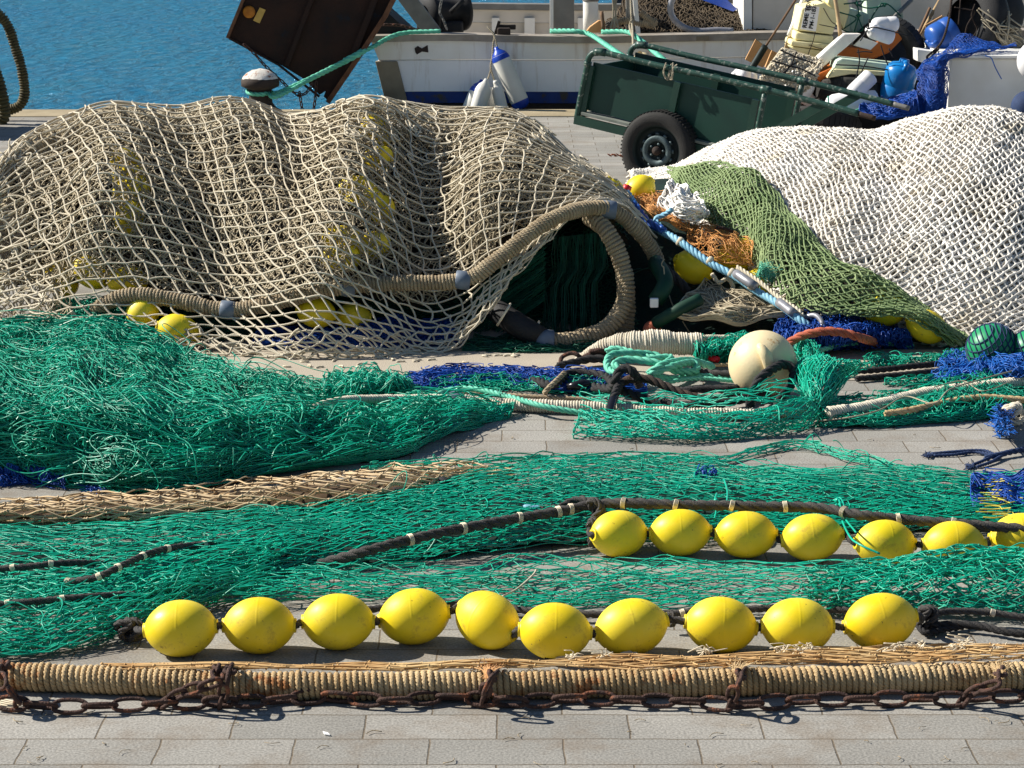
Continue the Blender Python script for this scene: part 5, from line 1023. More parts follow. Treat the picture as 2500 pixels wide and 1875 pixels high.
part('heap_core', [GH.mesh(160, 70, off=-.02, a1=.86)], M['green_shade_core'], gh)
g = [curls(GH, 3000, 26, .42, .0028, (-.01, .05), 9., 90, lift=.06, a=(0, .9)), curls(GH, 1300, 30, .9, .003, (.0, .07), 5., 91, lift=.08, bias=.6, a=(0, .85)), curls(GH, 700, 14, .2, .0026, (0, .03), 5, 92, a=(.6, 1.0))]
for q in range(2): g += diamond(GH, 56, 50, .0027, jit=.4, off=.0+.013*q, noise=.03, nf=9, seed=93+q, knot_r=.0042)
g.append(tubes(np.array([[list(p(u+math.cos(t*5+k)*L*(t+.2), v-abs(math.sin(t*3.3))*L*1.6, 10.9+.2*math.sin(k))) for t in np.linspace(0, 1, 12)] for k, (u, v, L) in enumerate([(random.uniform(380, 960), 0, random.uniform(10, 34)) for _ in range(60)]) for v in [np.interp(u, [380, 560, 660, 800, 960], [850, 915, 950, 965, 960])]]), .0026, 3))
part('mesh', g, M['green'], gh)
lump('green_net_clump', 'lighter green net clump behind the heap above the beige rope', [[(760, 972, .01), (900, 975, .01), (1000, 962, .01)], [(790, 945, .08), (900, 935, .1), (1000, 945, .06)], [(820, 935, 11.35), (900, 912, 11.4), (985, 940, 11.35)]], M['green2'], None, 500, .22, .0026, ns=16, nt=14, seed=95, lift=.05)
lump('green_net_clump', 'ragged green net edge reaching right from the heap onto the paving', [[(850, 1075, .008), (1000, 1100, .008), (1080, 1050, .008), (1240, 1020, .008)], [(850, 1030, .05), (1000, 1040, .05), (1100, 1025, .04), (1250, 1008, .02)], [(850, 1000, .08), (1000, 1000, .07), (1120, 1000, .05), (1255, 998, .02)]], M['green2'], None, 620, .26, .0026, ns=30, nt=14, seed=96, lift=.03)
lump('blue_twine_scraps', 'frayed blue twine scraps on the paving at the left edge', [[(-30, 1190, .006), (80, 1180, .006), (160, 1195, .006)], [(-30, 1165, .03), (80, 1165, .03), (160, 1175, .02)], [(-30, 1150, .05), (80, 1150, .05), (160, 1160, .03)]], M['blue_net'], None, 200, .08, .0026, ns=8, nt=4, seed=97)
thing('blue_twine_scrap', 'small frayed blue knot on the paving right of the other blue scraps', 'twine', [tubes(np.array([[list(p(230+RS.normal(0, 3), 1192, .012)), list(p(230+RS.normal(0, 12), 1190+RS.normal(0, 4), .02)), list(p(232+RS.normal(0, 22), 1196+RS.normal(0, 7), .006))] for k in range(26)]), .0022, 3)], M['blue_net'])

# ------------------------------------------------------------------ stretched nets in the foreground
def band(name, label, rows, ns, nt, r, layers, m, dsp=.012, seed=1, noise=.010, sag=.85, jit=.3, under=None, drop=.0, step=.012, extra=0, catg='net', knot_r=None, under_off=-.02, sub=6, off0=0.0, extraL=.3):
    S = Sheet(rows, res=110, rres=40); S.disp = lambda a, b: dsp*nz(a*22, b*5, 1.5, seed)+dsp*.7*np.abs(nz(a*5, b*3, 1.3, seed+1))
    rt = root(name, label, catg, tuple((S.G.reshape(-1, 3).min(0)+S.G.reshape(-1, 3).max(0))/2*[1, 1, 0]))
    g = []
    for q in range(layers): g += diamond(S, int(ns*(1+.13*q)), int(nt*(1-.08*q)), r, sub=sub, jit=jit, off=off0+.006+step*q, noise=noise*(.6+.3*q), nf=5, seed=seed+10*q, sag=sag, drop=drop, sides=4 if r > .0025 else 3, knot_r=knot_r or r*1.75)
    if extra: g.append(curls(S, extra, 14, extraL, r, (.0, .05), 2.5, seed+5, bias=.35, lift=.06, sides=4))
    part('mesh', g, m, rt)
    if under: part('net_core', [S.mesh(110, 16, off=under_off)], under, rt)
    return S, rt
rowsA = [[(-90, 1480, .012), (200, 1474, .012), (500, 1444, .012), (800, 1396, .012), (1100, 1372, .012), (1300, 1352, .012), (1500, 1340, .012), (1800, 1322, .012), (2100, 1306, .012), (2350, 1300, .012), (2620, 1300, .012)],
         [(-90, 1420, .05), (200, 1415, .06), (500, 1380, .07), (800, 1330, .07), (1100, 1290, .07), (1300, 1270, .07), (1600, 1256, .06), (2000, 1250, .06), (2350, 1250, .06), (2620, 1255, .06)],
         [(-90, 1350, .05), (200, 1345, .06), (500, 1320, .07), (800, 1280, .07), (1000, 1240, .07), (1250, 1205, .07), (1600, 1190, .06), (2000, 1195, .06), (2350, 1205, .06), (2620, 1210, .06)],
         [(-90, 1300, .012), (200, 1292, .015), (500, 1280, .02), (800, 1248, .02), (1000, 1205, .02), (1200, 1168, .02), (1400, 1142, .02), (1700, 1132, .02), (2000, 1156, .02), (2350, 1168, .02), (2620, 1172, .02)]]
SA, _ = band('stretched_green_net', 'long stretched green net running from the left edge up behind the back float row', rowsA, 46, 32, .0025, 4, M['green'], seed=101, extra=110, jit=.24, noise=.007)
part('net_core', [SA.mesh(110, 16, off=-.03, b0=.12, b1=.86)], M['green_shade_core'], _)  # dark sheet painting the shadow beneath the stretched net
rowsB = [[(-90, 1612, .008), (100, 1600, .008), (250, 1576, .008), (350, 1540, .008), (470, 1488, .008), (700, 1478, .008), (1000, 1482, .008), (1300, 1500, .008), (1700, 1494, .008), (1900, 1502, .008), (2200, 1494, .008), (2620, 1520, .008)],
         [(-90, 1550, .04), (150, 1540, .05), (350, 1490, .05), (500, 1455, .04), (800, 1450, .03), (1100, 1450, .03), (1300, 1462, .03), (1700, 1455, .03), (2000, 1455, .05), (2300, 1440, .08), (2620, 1450, .08)],
         [(-90, 1500, .04), (150, 1480, .05), (350, 1450, .05), (500, 1430, .04), (800, 1420, .03), (1100, 1425, .03), (1300, 1420, .03), (1700, 1415, .03), (2000, 1415, .07), (2250, 1410, .09), (2620, 1400, .1)],
         [(-90, 1460, .02), (150, 1440, .02), (350, 1420, .02), (600, 1402, .02), (900, 1388, .02), (1100, 1402, .02), (1300, 1372, .03), (1420, 1366, .03), (1700, 1384, .02), (1950, 1405, .02), (2150, 1400, .06), (2300, 1380, .1), (2620, 1375, .11)]]
SB2, _ = band('stretched_green_net', 'long stretched green net lying between the two float rows', rowsB, 44, 16, .0025, 3, M['green'], seed=120, extra=50, noise=.009, jit=.24)
band('stretched_green_net', 'fan of green net spread at the lower left edge above the thick rope', [[(-90, 1616, .01), (60, 1606, .01), (200, 1584, .01), (330, 1545, .012), (470, 1490, .02), (640, 1440, .03)], [(-90, 1560, .05), (60, 1550, .06), (200, 1520, .06), (330, 1490, .06), (480, 1450, .06), (660, 1410, .05)], [(-90, 1500, .06), (60, 1490, .07), (200, 1465, .07), (340, 1440, .07), (500, 1410, .07), (690, 1375, .06)], [(-90, 1440, .05), (60, 1430, .06), (220, 1410, .06), (360, 1395, .06), (520, 1370, .06), (720, 1330, .05)]], 17, 22, .0027, 3, M['green'], seed=140, extra=60, jit=.24)
band('stretched_green_net', 'thick green net folds covering the right end of the back float row', [[(1950, 1500, .012), (2100, 1496, .012), (2300, 1500, .012), (2620, 1515, .012)], [(1960, 1450, .05), (2120, 1440, .07), (2300, 1430, .09), (2620, 1440, .1)], [(2020, 1425, .05), (2160, 1400, .08), (2300, 1380, .12), (2620, 1378, .13)], [(2060, 1420, .04), (2190, 1388, .08), (2320, 1364, .12), (2620, 1362, .13)]], 14, 18, .0027, 4, M['green'], seed=150, extra=40, step=.012, jit=.24)
band('green_net_strand', 'thin gathered strand of green net across the bare paving', [[(850, 1152, .006), (1100, 1150, .006), (1300, 1146, .006), (1500, 1140, .006), (1680, 1132, .006), (1760, 1136, .006), (1850, 1112, .006), (1950, 1098, .006), (2060, 1128, .006), (2200, 1156, .006), (2330, 1176, .006)], [(900, 1138, .02), (1100, 1126, .02), (1300, 1116, .02), (1500, 1108, .02), (1680, 1112, .02), (1760, 1118, .02), (1840, 1092, .03), (1950, 1074, .03), (2060, 1102, .02), (2200, 1140, .015), (2330, 1164, .01)]], 40, 6, .0026, 2, M['green'], seed=160, dsp=.004, noise=.01, extra=30, step=.006, extraL=.2)
band('stretched_green_net', 'sparse green net lying open on the paving above the net tube', [[(1000, 1215, .006), (1250, 1180, .006), (1500, 1160, .006), (1800, 1170, .006), (2100, 1180, .006)], [(1000, 1160, .015), (1250, 1135, .015), (1500, 1130, .015), (1800, 1140, .015), (2100, 1162, .015)]], 34, 7, .0025, 1, M['green'], seed=165, dsp=.004, noise=.01)
lump('blue_yellow_net', 'blue and yellow net end at the right edge behind the back float row', [[(2380, 1260, .05), (2480, 1270, .05), (2600, 1275, .05)], [(2370, 1205, .09), (2480, 1205, .1), (2600, 1210, .1)], [(2380, 1158, .03), (2480, 1160, .04), (2600, 1168, .04)]], M['blue_net'], M['blue_core'], 260, .3, .0028, ns=12, nt=16, seed=170, bias=.3)
thing('yellow_twine', 'yellow twine knotted along the left side of the blue net end', 'twine', [tubes(np.array([[list(p(2385+RS.uniform(-8, 60)+j*22, 1170+k*3.3+j*RS.uniform(-2, 3), .11+.01*math.sin(k))) for j in range(4)] for k in range(0, 30, 2)]), .0026, 4)], mat('yellow_twine', (196, 184, 70), .6))
lump('blue_twine_scraps', 'short blue twine on the upper green net above the grey rope', [[(1700, 1165, .09), (1745, 1166, .09)], [(1700, 1152, .09), (1750, 1152, .09)]], M['blue_net'], None, 16, .1, .0026, ns=3, nt=2, seed=171, bias=.3)
# tan net tube
rowsT = [[(-90, 1292, .008), (200, 1288, .008), (500, 1276, .008), (800, 1258, .008), (1000, 1236, .008), (1120, 1196, .008), (1260, 1162, .006)],
         [(-90, 1272, .06), (200, 1262, .07), (500, 1245, .075), (800, 1225, .08), (1000, 1200, .08), (1120, 1172, .05), (1260, 1158, .015)],
         [(-90, 1244, .085), (200, 1228, .09), (500, 1205, .1), (800, 1178, .1), (1000, 1155, .1), (1120, 1146, .07), (1260, 1152, .02)],
         [(-90, 1226, 9.35), (100, 1210, 9.45), (300, 1197, 9.55), (600, 1170, 9.7), (800, 1150, 9.85), (1000, 1128, 10.0), (1100, 1126, 10.0), (1260, 1148, 9.75)]]
tn = root('net_tube', 'long tan net pulled into a tube lying between the green nets at the left', 'net', p(500, 1280, 0))
STn = Sheet(rowsT, res=100, rres=40); STn.disp = lambda a, b: .012*nz(a*14, b*4, 1.4, 180)
part('net_core', [STn.mesh(110, 24, off=-.025, a1=.93)], mat('tan_net_inside', (92, 72, 48), .95, (60, 46, 32), 30, .8), tn)
g = []
for q in range(3): g += diamond(STn, 31, 13, .0033, sub=6, jit=.07, off=-.006+.008*q, noise=.004+.004*q, nf=8, seed=181+(q == 2), sag=.85, sides=4, knot_r=.007)
part('mesh', g, M['tube_net'], tn)
for lab, px in (('dark lump of rope showing inside the open end of the tan net tube', [(960, 1215), (1010, 1195), (1050, 1185), (1100, 1190)]),):
    thing('dark_rope_lump', lab, 'rope', rope([p(u, v, .05) for u, v in px], .04), M['black_rope'])

# ------------------------------------------------------------------ grey headrope with ties, back row
def tied(name, label, pts, r, ties, m='grey_rope'):
    rt = root(name, label, 'rope', pts[len(pts)//2]); part('rope', rope(pts, r), M[m], rt)
    P = spline(pts, step=.01)
    q = proj(P)
    for u in ties:
        k = int(np.abs(q[:, 0]-u).argmin()); k = min(max(k, 1), len(P)-2); d = Vector(P[k+1]-P[k-1]).normalized()
        tl = random.uniform(-.25, .25)
        part('whipping', [lathe([(r*.98, -.009+.0045*j), (r*1.16, -.0067+.0045*j), (r*.98, -.0045+.0045*j)], P[k], (d+Vector((0, .3*tl, tl))).normalized(), 18) for j in range(4)], M['tie'], rt)
    return rt
hrp = [p(*q) for q in [(700, 1400, .0), (800, 1372, .05), (900, 1344, .10), (1000, 1318, .12), (1100, 1296, .125), (1250, 1268, .13), (1370, 1248, .14), (1450, 1232, .155), (1530, 1228, .17), (1650, 1232, .175), (1850, 1236, .175), (2000, 1240, .175), (2100, 1257, .175), (2200, 1268, .16), (2330, 1278, .15), (2430, 1286, .14), (2620, 1300, .13)]]
tied('tied_grey_rope', 'thick dark grey rope with cream ties above the back float row', hrp, .0195, [1000, 1132, 1266, 1366, 1392, 1523, 1653, 1789, 1920, 2060, 2195, 2325])
def knot(name, label, c, R, r, m, n=26, seed=1, stretch=(1, 1, 1)):
    rs = np.random.RandomState(seed); pts = []
    th, ph = 0, 0
    for k in range(n):
        th += 1.05+rs.uniform(-.2, .2); ph += .9+rs.uniform(-.3, .3)
        pts.append(Vector(c)+Vector((math.cos(th)*math.cos(ph)*R*stretch[0], math.sin(ph)*R*.7*stretch[1], math.sin(th)*R*stretch[2])))
    return thing(name, label, 'knot', rope(pts, r), M[m])
knot('rope_knot', 'big knot of grey rope at the left end of the back float row', p(1447, 1252, .135), .05, .0125, 'grey_rope', 16, 3, (.9, .6, 1.0))
knot('rope_knot', 'lower part of the grey knot hanging against the first back float', p(1450, 1300, .09), .034, .012, 'grey_rope', 12, 4, (.8, .6, 1.5))
rt = root('grey_rope_end', 'grey rope end bound with blue tape beside the big grey knot', 'rope', p(1300, 1240, .1))
part('rope', rope([p(*q) for q in [(1318, 1240, .1), (1360, 1240, .11), (1400, 1222, .13), (1430, 1220, .14), (1450, 1240, .12)]], .014), M['grey_rope'], rt)
part('tape_wrap', [tube([p(1275, 1240, .1), p(1300, 1240, .1), p(1325, 1240, .1)], .014, 12)], M['cable'], rt)
for lab, px, r, ties in (('dark rope running under green net at the left, upper one', [(-60, 1392, .1), (60, 1384, .11), (160, 1374, .11), (260, 1376, .08)], .012, [30, 120]), ('dark rope with pale ties crossing diagonally under green net at the left', [(160, 1422, .09), (240, 1408, .12), (300, 1380, .14), (370, 1350, .14), (440, 1335, .13), (540, 1328, .10), (640, 1322, .07)], .013, [165, 238, 290, 350, 410, 500]),
     ('dark rope low under the green net fan at the left edge', [(-60, 1478, .09), (60, 1470, .1), (200, 1458, .1), (330, 1450, .08)], .012, [20, 150])):
    tied('dark_rope', lab, [p(*q) for q in px], r, ties)
tied('dark_rope', 'dark grey rope lying behind the front float row', [p(*q) for q in [(800, 1500, .02), (1000, 1478, .03), (1150, 1474, .03), (1300, 1492, .03), (1450, 1500, .03), (1640, 1498, .03), (1800, 1488, .03), (2000, 1486, .03), (2240, 1506, .03)]], .013, [1668, 2010])
knot('rope_knot', 'small grey rope knot in the gap between front floats', p(1638, 1512, .05), .02, .008, 'grey_rope', 9, 8)
knot('rope_knot', 'grey black knot at the left end of the front float row', p(318, 1537, .05), .04, .0115, 'grey_rope', 16, 9, (1.5, .6, .8))
knot('rope_knot', 'grey knot at the right end of the front float row', p(2262, 1508, .055), .036, .011, 'grey_rope', 14, 10, (1.2, .6, 1))
tied('tail_rope', 'grey rope tail from the right knot out of the picture', [p(*q) for q in [(2270, 1500, .06), (2330, 1492, .06), (2420, 1496, .05), (2520, 1510, .04), (2620, 1520, .03)]], .012, [2425])
thing('tail_rope', 'dark doubled rope lying flat under the grey tail rope at the right', 'rope', rope([p(*q) for q in [(2270, 1530, .03), (2330, 1524, .03), (2400, 1530, .03), (2470, 1545, .025), (2620, 1560, .02)]], .014)+rope([p(*q) for q in [(2240, 1525, .03), (2260, 1545, .02), (2300, 1538, .02), (2350, 1530, .02)]], .011), M['black_rope'])
thing('green_twine_end', 'green twine end knotted on the grey rope hanging on the fifth back float', 'twine', [tube([p(*q) for q in [(2035, 1222, .15), (2050, 1215, .16), (2060, 1235, .15), (2055, 1265, .14), (2075, 1310, .14), (2100, 1330, .14), (2148, 1352, .12)]], .0042, 6), tube([p(*q) for q in [(2048, 1218, .16), (2060, 1260, .15), (2090, 1300, .15)]], .0038, 6), blobs([p(2045, 1222, .155), p(2052, 1232, .15), p(2042, 1236, .15)], .014)], M['green2'])
thing('green_twine_loop', 'green twine loop hooked round the grey rope above the second back float', 'twine', [tube([p(*q) for q in [(1768, 1170, .12), (1776, 1200, .14), (1772, 1232, .145), (1755, 1240, .145), (1745, 1225, .145), (1750, 1205, .14)]], .0045, 6), tube([p(*q) for q in [(1750, 1225, .145), (1748, 1250, .13), (1744, 1270, .12)]], .004, 6), tube([p(*q) for q in [(1695, 1172, .1), (1700, 1150, .11), (1740, 1138, .1), (1780, 1136, .08)]], .004, 6), blobs([p(1752, 1232, .15), p(1748, 1222, .15)], .012)], M['green2'])
thing('pale_twine', 'pale twine sticking up behind the fifth and sixth front floats', 'twine', [tube([p(*q) for q in [(1228, 1455, .08), (1262, 1438, .07), (1300, 1405, .06), (1310, 1390, .06)]], .0036, 6), tube([p(*q) for q in [(1160, 1430, .04), (1220, 1405, .05), (1260, 1385, .06), (1300, 1383, .06)]], .0028, 6)], M['beige'])

# ------------------------------------------------------------------ thick served foot rope with chain along the front
fr_ = root('foot_rope', 'very thick rust stained rope bound with plaited fibre along the front', 'rope', p(1250, 1680, 0))
fpx = [(-90, 1650), (0, 1651), (60, 1652), (150, 1655), (300, 1661), (450, 1667), (600, 1672), (800, 1674), (1000, 1673), (1250, 1671), (1500, 1669), (1750, 1665), (2000, 1661), (2250, 1655), (2600, 1647)]
fpts = [p(u, v, .045) for u, v in fpx]
part('binding', coil(fpts, .0355, .0195, .0098, strands=3, per=46, twist=6.5), M['natural'], fr_)
# fringe net on top and behind
SF = Sheet([[(250, 1632, .085), (600, 1638, .088), (1000, 1638, .088), (1400, 1636, .09), (1800, 1630, .09), (2200, 1620, .095), (2620, 1610, .095)], [(250, 1630, .075), (600, 1632, .08), (1000, 1630, .08), (1400, 1622, .08), (1800, 1612, .075), (2200, 1600, .07), (2620, 1582, .07)], [(250, 1629, .06), (600, 1628, .06), (1000, 1624, .055), (1400, 1613, .045), (1800, 1600, .035), (2200, 1586, .025), (2620, 1565, .02)]])
SF.disp = lambda a, b: .006*nz(a*20, b*3, 1.5, 190)
fg = root('fringe_net', 'flattened tan net fringe running along the top of the thick foot rope', 'net', p(1400, 1620, 0))
part('mesh', [g for q in range(3) for g in diamond(SF, 34, 7, .0028, sub=5, jit=.2, off=.0+.006*q, noise=.006, nf=10, seed=190+q, sides=4, knot_r=.0052)], mat('straw_twine', (214, 184, 132), .8, (186, 140, 84), 6, .9), fg)
tufts = []
for u, v in ((1975, 1588), (1910, 1592), (1955, 1596), (1725, 1595), (2190, 1586), (2245, 1580), (2330, 1590), (1190, 1640), (1800, 1620), (2350, 1570), (2440, 1590), (1400, 1610), (1470, 1606)):
    for k in range(12): 
        q = p(u+RS.normal(0, 6), v+RS.normal(0, 3), .07); tufts.append(tube([q, q+Vector((RS.normal(0, .012), -.005, RS.uniform(.005, .025))), q+Vector((RS.normal(0, .03), -.01, RS.uniform(-.005, .03)))], .0019, 4))
thing('frayed_tufts', 'frayed whitish twine tufts scattered along the tan fringe net', 'twine', [cat(tufts)], M['tie'], kind='stuff')
thing('frayed_rope_scrap', 'beige rope scraps behind the foot rope below the sixth front float', 'rope', rope([p(1358, 1612, .02), p(1385, 1600, .03), p(1420, 1606, .02)], .009)+rope([p(1500, 1612, .02), p(1530, 1596, .03), p(1560, 1602, .03), p(1580, 1612, .02)], .010), M['beige'])
thing('dark_flat_rope', 'dark rope lying on the paving behind the foot rope near the middle', 'rope', rope([p(1330, 1612, .012), p(1500, 1604, .012), p(1640, 1612, .012), p(1800, 1600, .012), p(1900, 1602, .012)], .009), M['black_rope'])
thing('straw_wisp', 'straw coloured twine poking out at the lower left edge under the chain', 'twine', [tube([p(-20, 1700+k*5, .01), p(30, 1712+k*4, .012), p(70, 1722-k*3, .01)], .0028, 5) for k in range(5)], M['tie'])
ln_, wr2 = .118, .0086
cpts = [p(u, v+1-6*max(0, 1-u/900), .026) for u, v in [(30, 1722), (150, 1728), (300, 1724), (420, 1718), (520, 1714), (640, 1712), (720, 1704), (800, 1700), (950, 1710), (1100, 1700), (1250, 1712), (1400, 1704), (1550, 1708), (1700, 1712), (1800, 1720), (1950, 1708), (2100, 1706), (2250, 1704), (2330, 1706), (2400, 1700), (2600, 1695)]]
thing('rusty_chain', 'long rusty chain lying along the front of the thick foot rope', 'chain', chain(cpts, ln_, .0072, .058), M['rust'])
def over(label, u, lean=0, v1=1716, top=1628, n=1):
    a = [p(u-18+lean, v1, .02), p(u-14+lean*.6, v1-28, .07), p(u-6, (v1+top)/2-8, .105), p(u, top+8, .112), p(u+6, top-2, .085)]
    thing('chain_loop', label, 'chain', chain(a, .085, .007, .048), M['rust'], 'rusty chain loops round the foot rope')
over('rusty chain loop over the foot rope at the left edge of the picture', 10, 60, 1722, 1620)
over('rusty chain loop slanting over the foot rope below the first front float', 530, -110, 1716, 1632)
over('rusty chain loop dropping straight down right beside the slanting one', 560, 0, 1716, 1632)
over('rusty chain loop over the foot rope below the fifth front float', 1200, 0, 1712, 1645)
over('rusty chain loop over the foot rope below the gap before the eighth float', 1808, -8, 1722, 1640)
over('rusty chain loop slanting over the foot rope near the right edge', 2440, -70, 1712, 1642)
for u, v, lab in ((1193, 1640, 'brown frayed lashing on the foot rope below the fifth front float'), (1800, 1635, 'straw coloured frayed lashing on the foot rope below the eighth front float'), (2440, 1640, 'wide frayed straw lashing on the foot rope near the right edge')):
    thing('frayed_lashing', lab, 'lashing', [tubes(np.array([[list(p(u+RS.normal(0, 9), v+12+RS.normal(0, 4), .105)), list(p(u+RS.normal(0, 6), v, .11)), list(p(u+RS.normal(4, 16), v-14+RS.normal(0, 7), .1))] for k in range(70)]), .0016, 3)], M['natural'] if u != 1193 else M['card'])

# ------------------------------------------------------------------ middle right: buoy, ropes, nets
R = .166; c = p(1862, 889, R)
by = root('cream_buoy', 'large round cream buoy with a moulded lug lying among ropes', 'buoy', (c.x, c.y, 0))
part('body', [ball(c, R, R, R*.99, 56)], M['cream'], by)
la, lb, lc = p(1855, 846, c.y-.155), p(1872, 872, c.y-.172), p(1880, 912, c.y-.168)
part('lug', [tube([la+Vector((0, .03, 0)), la, lb, lc, lc+Vector((0, .03, -.01))], [.012, .026, .031, .022, .01], 16)], M['cream'], by)
part('lower_lug', [tube([p(1888, 925, c.y-.12), p(1894, 940, c.y-.15), p(1893, 952, c.y-.15)], [.03, .024, .012], 14)], M['cream'], by)
w1 = [(1410, 880, 11.85), (1460, 850, 11.8), (1500, 842, 11.78), (1560, 838, 11.75), (1620, 838, 11.75), (1690, 840, 11.75), (1712, 840, 11.75)]
thing('wound_rope_roll', 'thick roll of whitish wound rope left of the cream buoy', 'rope', coil([p(*q) for q in w1], [.014, .024, .045, .062, .064, .056, .05], .0125, .0068, per=16), M['whitish'])
thing('whitish_rope', 'thin whitish served rope running from the wound roll behind the buoy', 'rope', coil([p(*q) for q in [(1700, 826, 11.9), (1780, 826, 11.95), (1870, 834, 12.0), (1960, 850, 12.0)]], .014, .010, .0055, per=12), M['whitish'])
def R_(name, label, px, r, m, group=None, **k): return thing(name, label, 'rope', rope([p(*q) for q in px], r, **k), M[m], group)
R_('teal_rope', 'coil of pale teal rope looped in front of the wound whitish roll', [(1660, 893, .06), (1600, 868, .1), (1540, 862, .12), (1495, 866, .12), (1482, 885, .1), (1490, 905, .08), (1520, 905, .1), (1500, 890, .12), (1530, 878, .13), (1600, 885, .12), (1650, 905, .08), (1700, 905, .07), (1690, 885, .1), (1640, 895, .11), (1590, 910, .08), (1620, 890, .12), (1680, 880, .1), (1740, 895, .04)], .019, 'teal_rope')
R_('teal_rope', 'second teal rope loop on top of the coil', [(1480, 858, .1), (1500, 850, .12), (1540, 858, .11), (1590, 872, .1), (1640, 872, .1), (1600, 900, .09), (1585, 912, .07), (1640, 925, .04), (1720, 918, .04), (1800, 925, .03)], .015, 'teal_rope')
R_('green_rope', 'thin green rope curving between the black ropes and the buoy', [(1620, 938, .03), (1660, 928, .04), (1720, 924, .04), (1790, 930, .03), (1840, 935, .02)], .011, 'teal_rope')
R_('black_rope', 'black rope running left from under the teal coil', [(1360, 895, .03), (1400, 885, .04), (1450, 876, .05), (1520, 880, .04)], .021, 'black_rope')
R_('black_rope', 'black rope with a frayed tie lying over the blue net', [(1283, 935, .03), (1310, 930, .05), (1350, 940, .06), (1390, 912, .07), (1440, 912, .07), (1480, 920, .07), (1500, 940, .07)], .021, 'black_rope')
R_('black_rope', 'black rope bent upright in a loop in front of the teal coil', [(1450, 945, .05), (1490, 948, .08), (1502, 930, .14), (1512, 905, .18), (1535, 900, .19), (1550, 915, .16), (1560, 940, .06)], .022, 'black_rope')
R_('brown_black_rope', 'brownish rope arching from the black bundle towards the buoy', [(1500, 950, .08), (1530, 928, .12), (1580, 925, .13), (1630, 945, .1), (1680, 965, .07), (1740, 975, .05), (1800, 960, .06), (1860, 940, .05)], .021, 'brown_rope')
R_('black_rope', 'black rope lowest of the bundle running right under the buoy', [(1505, 945, .07), (1540, 962, .07), (1600, 980, .05), (1680, 990, .05), (1760, 985, .05), (1830, 970, .06), (1880, 955, .05)], .022, 'black_rope')
R_('black_rope', 'frayed black rope running left to right just under the buoy', [(1660, 955, .05), (1720, 950, .06), (1800, 948, .06), (1860, 932, .05), (1900, 925, .05)], .02, 'black_rope')
R_('black_rope', 'black rope loop standing in front of the buoy, right of its lug', [(1830, 1015, .02), (1833, 980, .08), (1848, 935, .16), (1880, 905, .2), (1915, 890, .2), (1938, 905, .17), (1930, 940, .12), (1905, 975, .07), (1895, 1005, .03)], .023, 'black_rope')
R_('black_rope', 'upper black rope lying right of the buoy towards the green balls', [(1940, 895, .04), (2000, 905, .04), (2120, 905, .03), (2250, 892, .03), (2380, 878, .02)], .016, 'black_rope')
R_('black_rope', 'lower black rope lying right of the buoy towards the green balls', [(2090, 925, .02), (2200, 915, .02), (2300, 905, .02), (2400, 900, .02)], .016, 'black_rope')
R_('black_rope', 'short dark rope ending behind the left side of the cream buoy', [(1690, 905, .05), (1740, 912, .05), (1800, 915, .05)], .02, 'grey_rope')
rt = root('taped_rope_end', 'black rope end wrapped in shiny black tape hanging down in front', 'rope', p(1490, 1025, .01))
part('rope', rope([p(1515, 930, .12), p(1505, 955, .11), p(1497, 975, .09)], .021), M['black_rope'], rt)
part('tape_wrap', [tube([p(1500, 965, .1), p(1490, 1000, .06), p(1485, 1030, .025)], [.021, .021, .017], 16)], mat('shiny_black_tape', (26, 26, 30), .22), rt)
thing('tape_bundle', 'shiny black taped bundle on the blue net', 'bundle', [tube([p(1385, 945, .04), p(1415, 940, .05), p(1448, 938, .04)], [.016, .028, .02], 14)], mat('glossy_tape', (30, 30, 34), .25))
thing('grey_tie_strap', 'grey frayed strap tied across the black rope on the blue net', 'strap', rope([p(1378, 910, .12), p(1358, 930, .1), p(1335, 952, .07), p(1330, 960, .04)], .013), M['served'])
thing('rusty_shackle', 'rusty shackle and hook left of the teal rope coil', 'shackle', [tube([p(*q) for q in [(1368, 890, .03), (1372, 872, .06), (1395, 862, .08), (1412, 868, .07), (1424, 885, .03)]], .0115, 10), tube([p(*q) for q in [(1415, 880, .04), (1450, 866, .06), (1470, 862, .07), (1490, 872, .05)]], [.016, .022, .02, .014], 12), tube([p(*q) for q in [(1440, 858, .08), (1465, 855, .09), (1485, 862, .07)]], .012, 10)], M['rust'])
thing('red_marker', 'small red plastic piece left of the cream buoy', 'marker', [tube([p(1728, 873, .05), p(1745, 876, .05), p(1752, 878, .05)], .016, 12)], M['red'])
# long lying ropes
b1r = coil([p(*q) for q in [(690, 1010, .1), (760, 995, .12), (850, 976, .1), (1000, 974, .05), (1130, 975, .03), (1200, 985, .03), (1300, 990, .035), (1450, 996, .035), (1600, 1006, .03), (1750, 1010, .03), (1850, 1010, .03), (1990, 1000, .03), (2100, 985, .03)]], [.012, .013, .014, .017, .019, .026, .026, .024, .022, .022, .02, .02], .0135, .0072, per=12)
thing('served_beige_rope', 'long beige served rope lying from the green heap to the fan of bright green net', 'rope', b1r, M['whitish'])
R_('thin_beige_rope', 'thin grey beige rope lying above the served beige rope', [(1040, 965, .03), (1080, 958, .03), (1200, 962, .03), (1330, 970, .03), (1450, 975, .03)], .011, 'served')
R_('teal_rope', 'pale teal rope snaking across the beige served rope', [(1060, 968, .04), (1100, 952, .05), (1160, 950, .06), (1240, 968, .06), (1320, 990, .06), (1400, 1005, .04), (1470, 1012, .03), (1560, 1010, .02)], .014, 'teal_rope')
thing('grey_rope_lump', 'grey lump tied where the teal and beige ropes meet', 'lump', [ball(p(1112, 970, .05), .045, .04, .03)], M['clamp'])
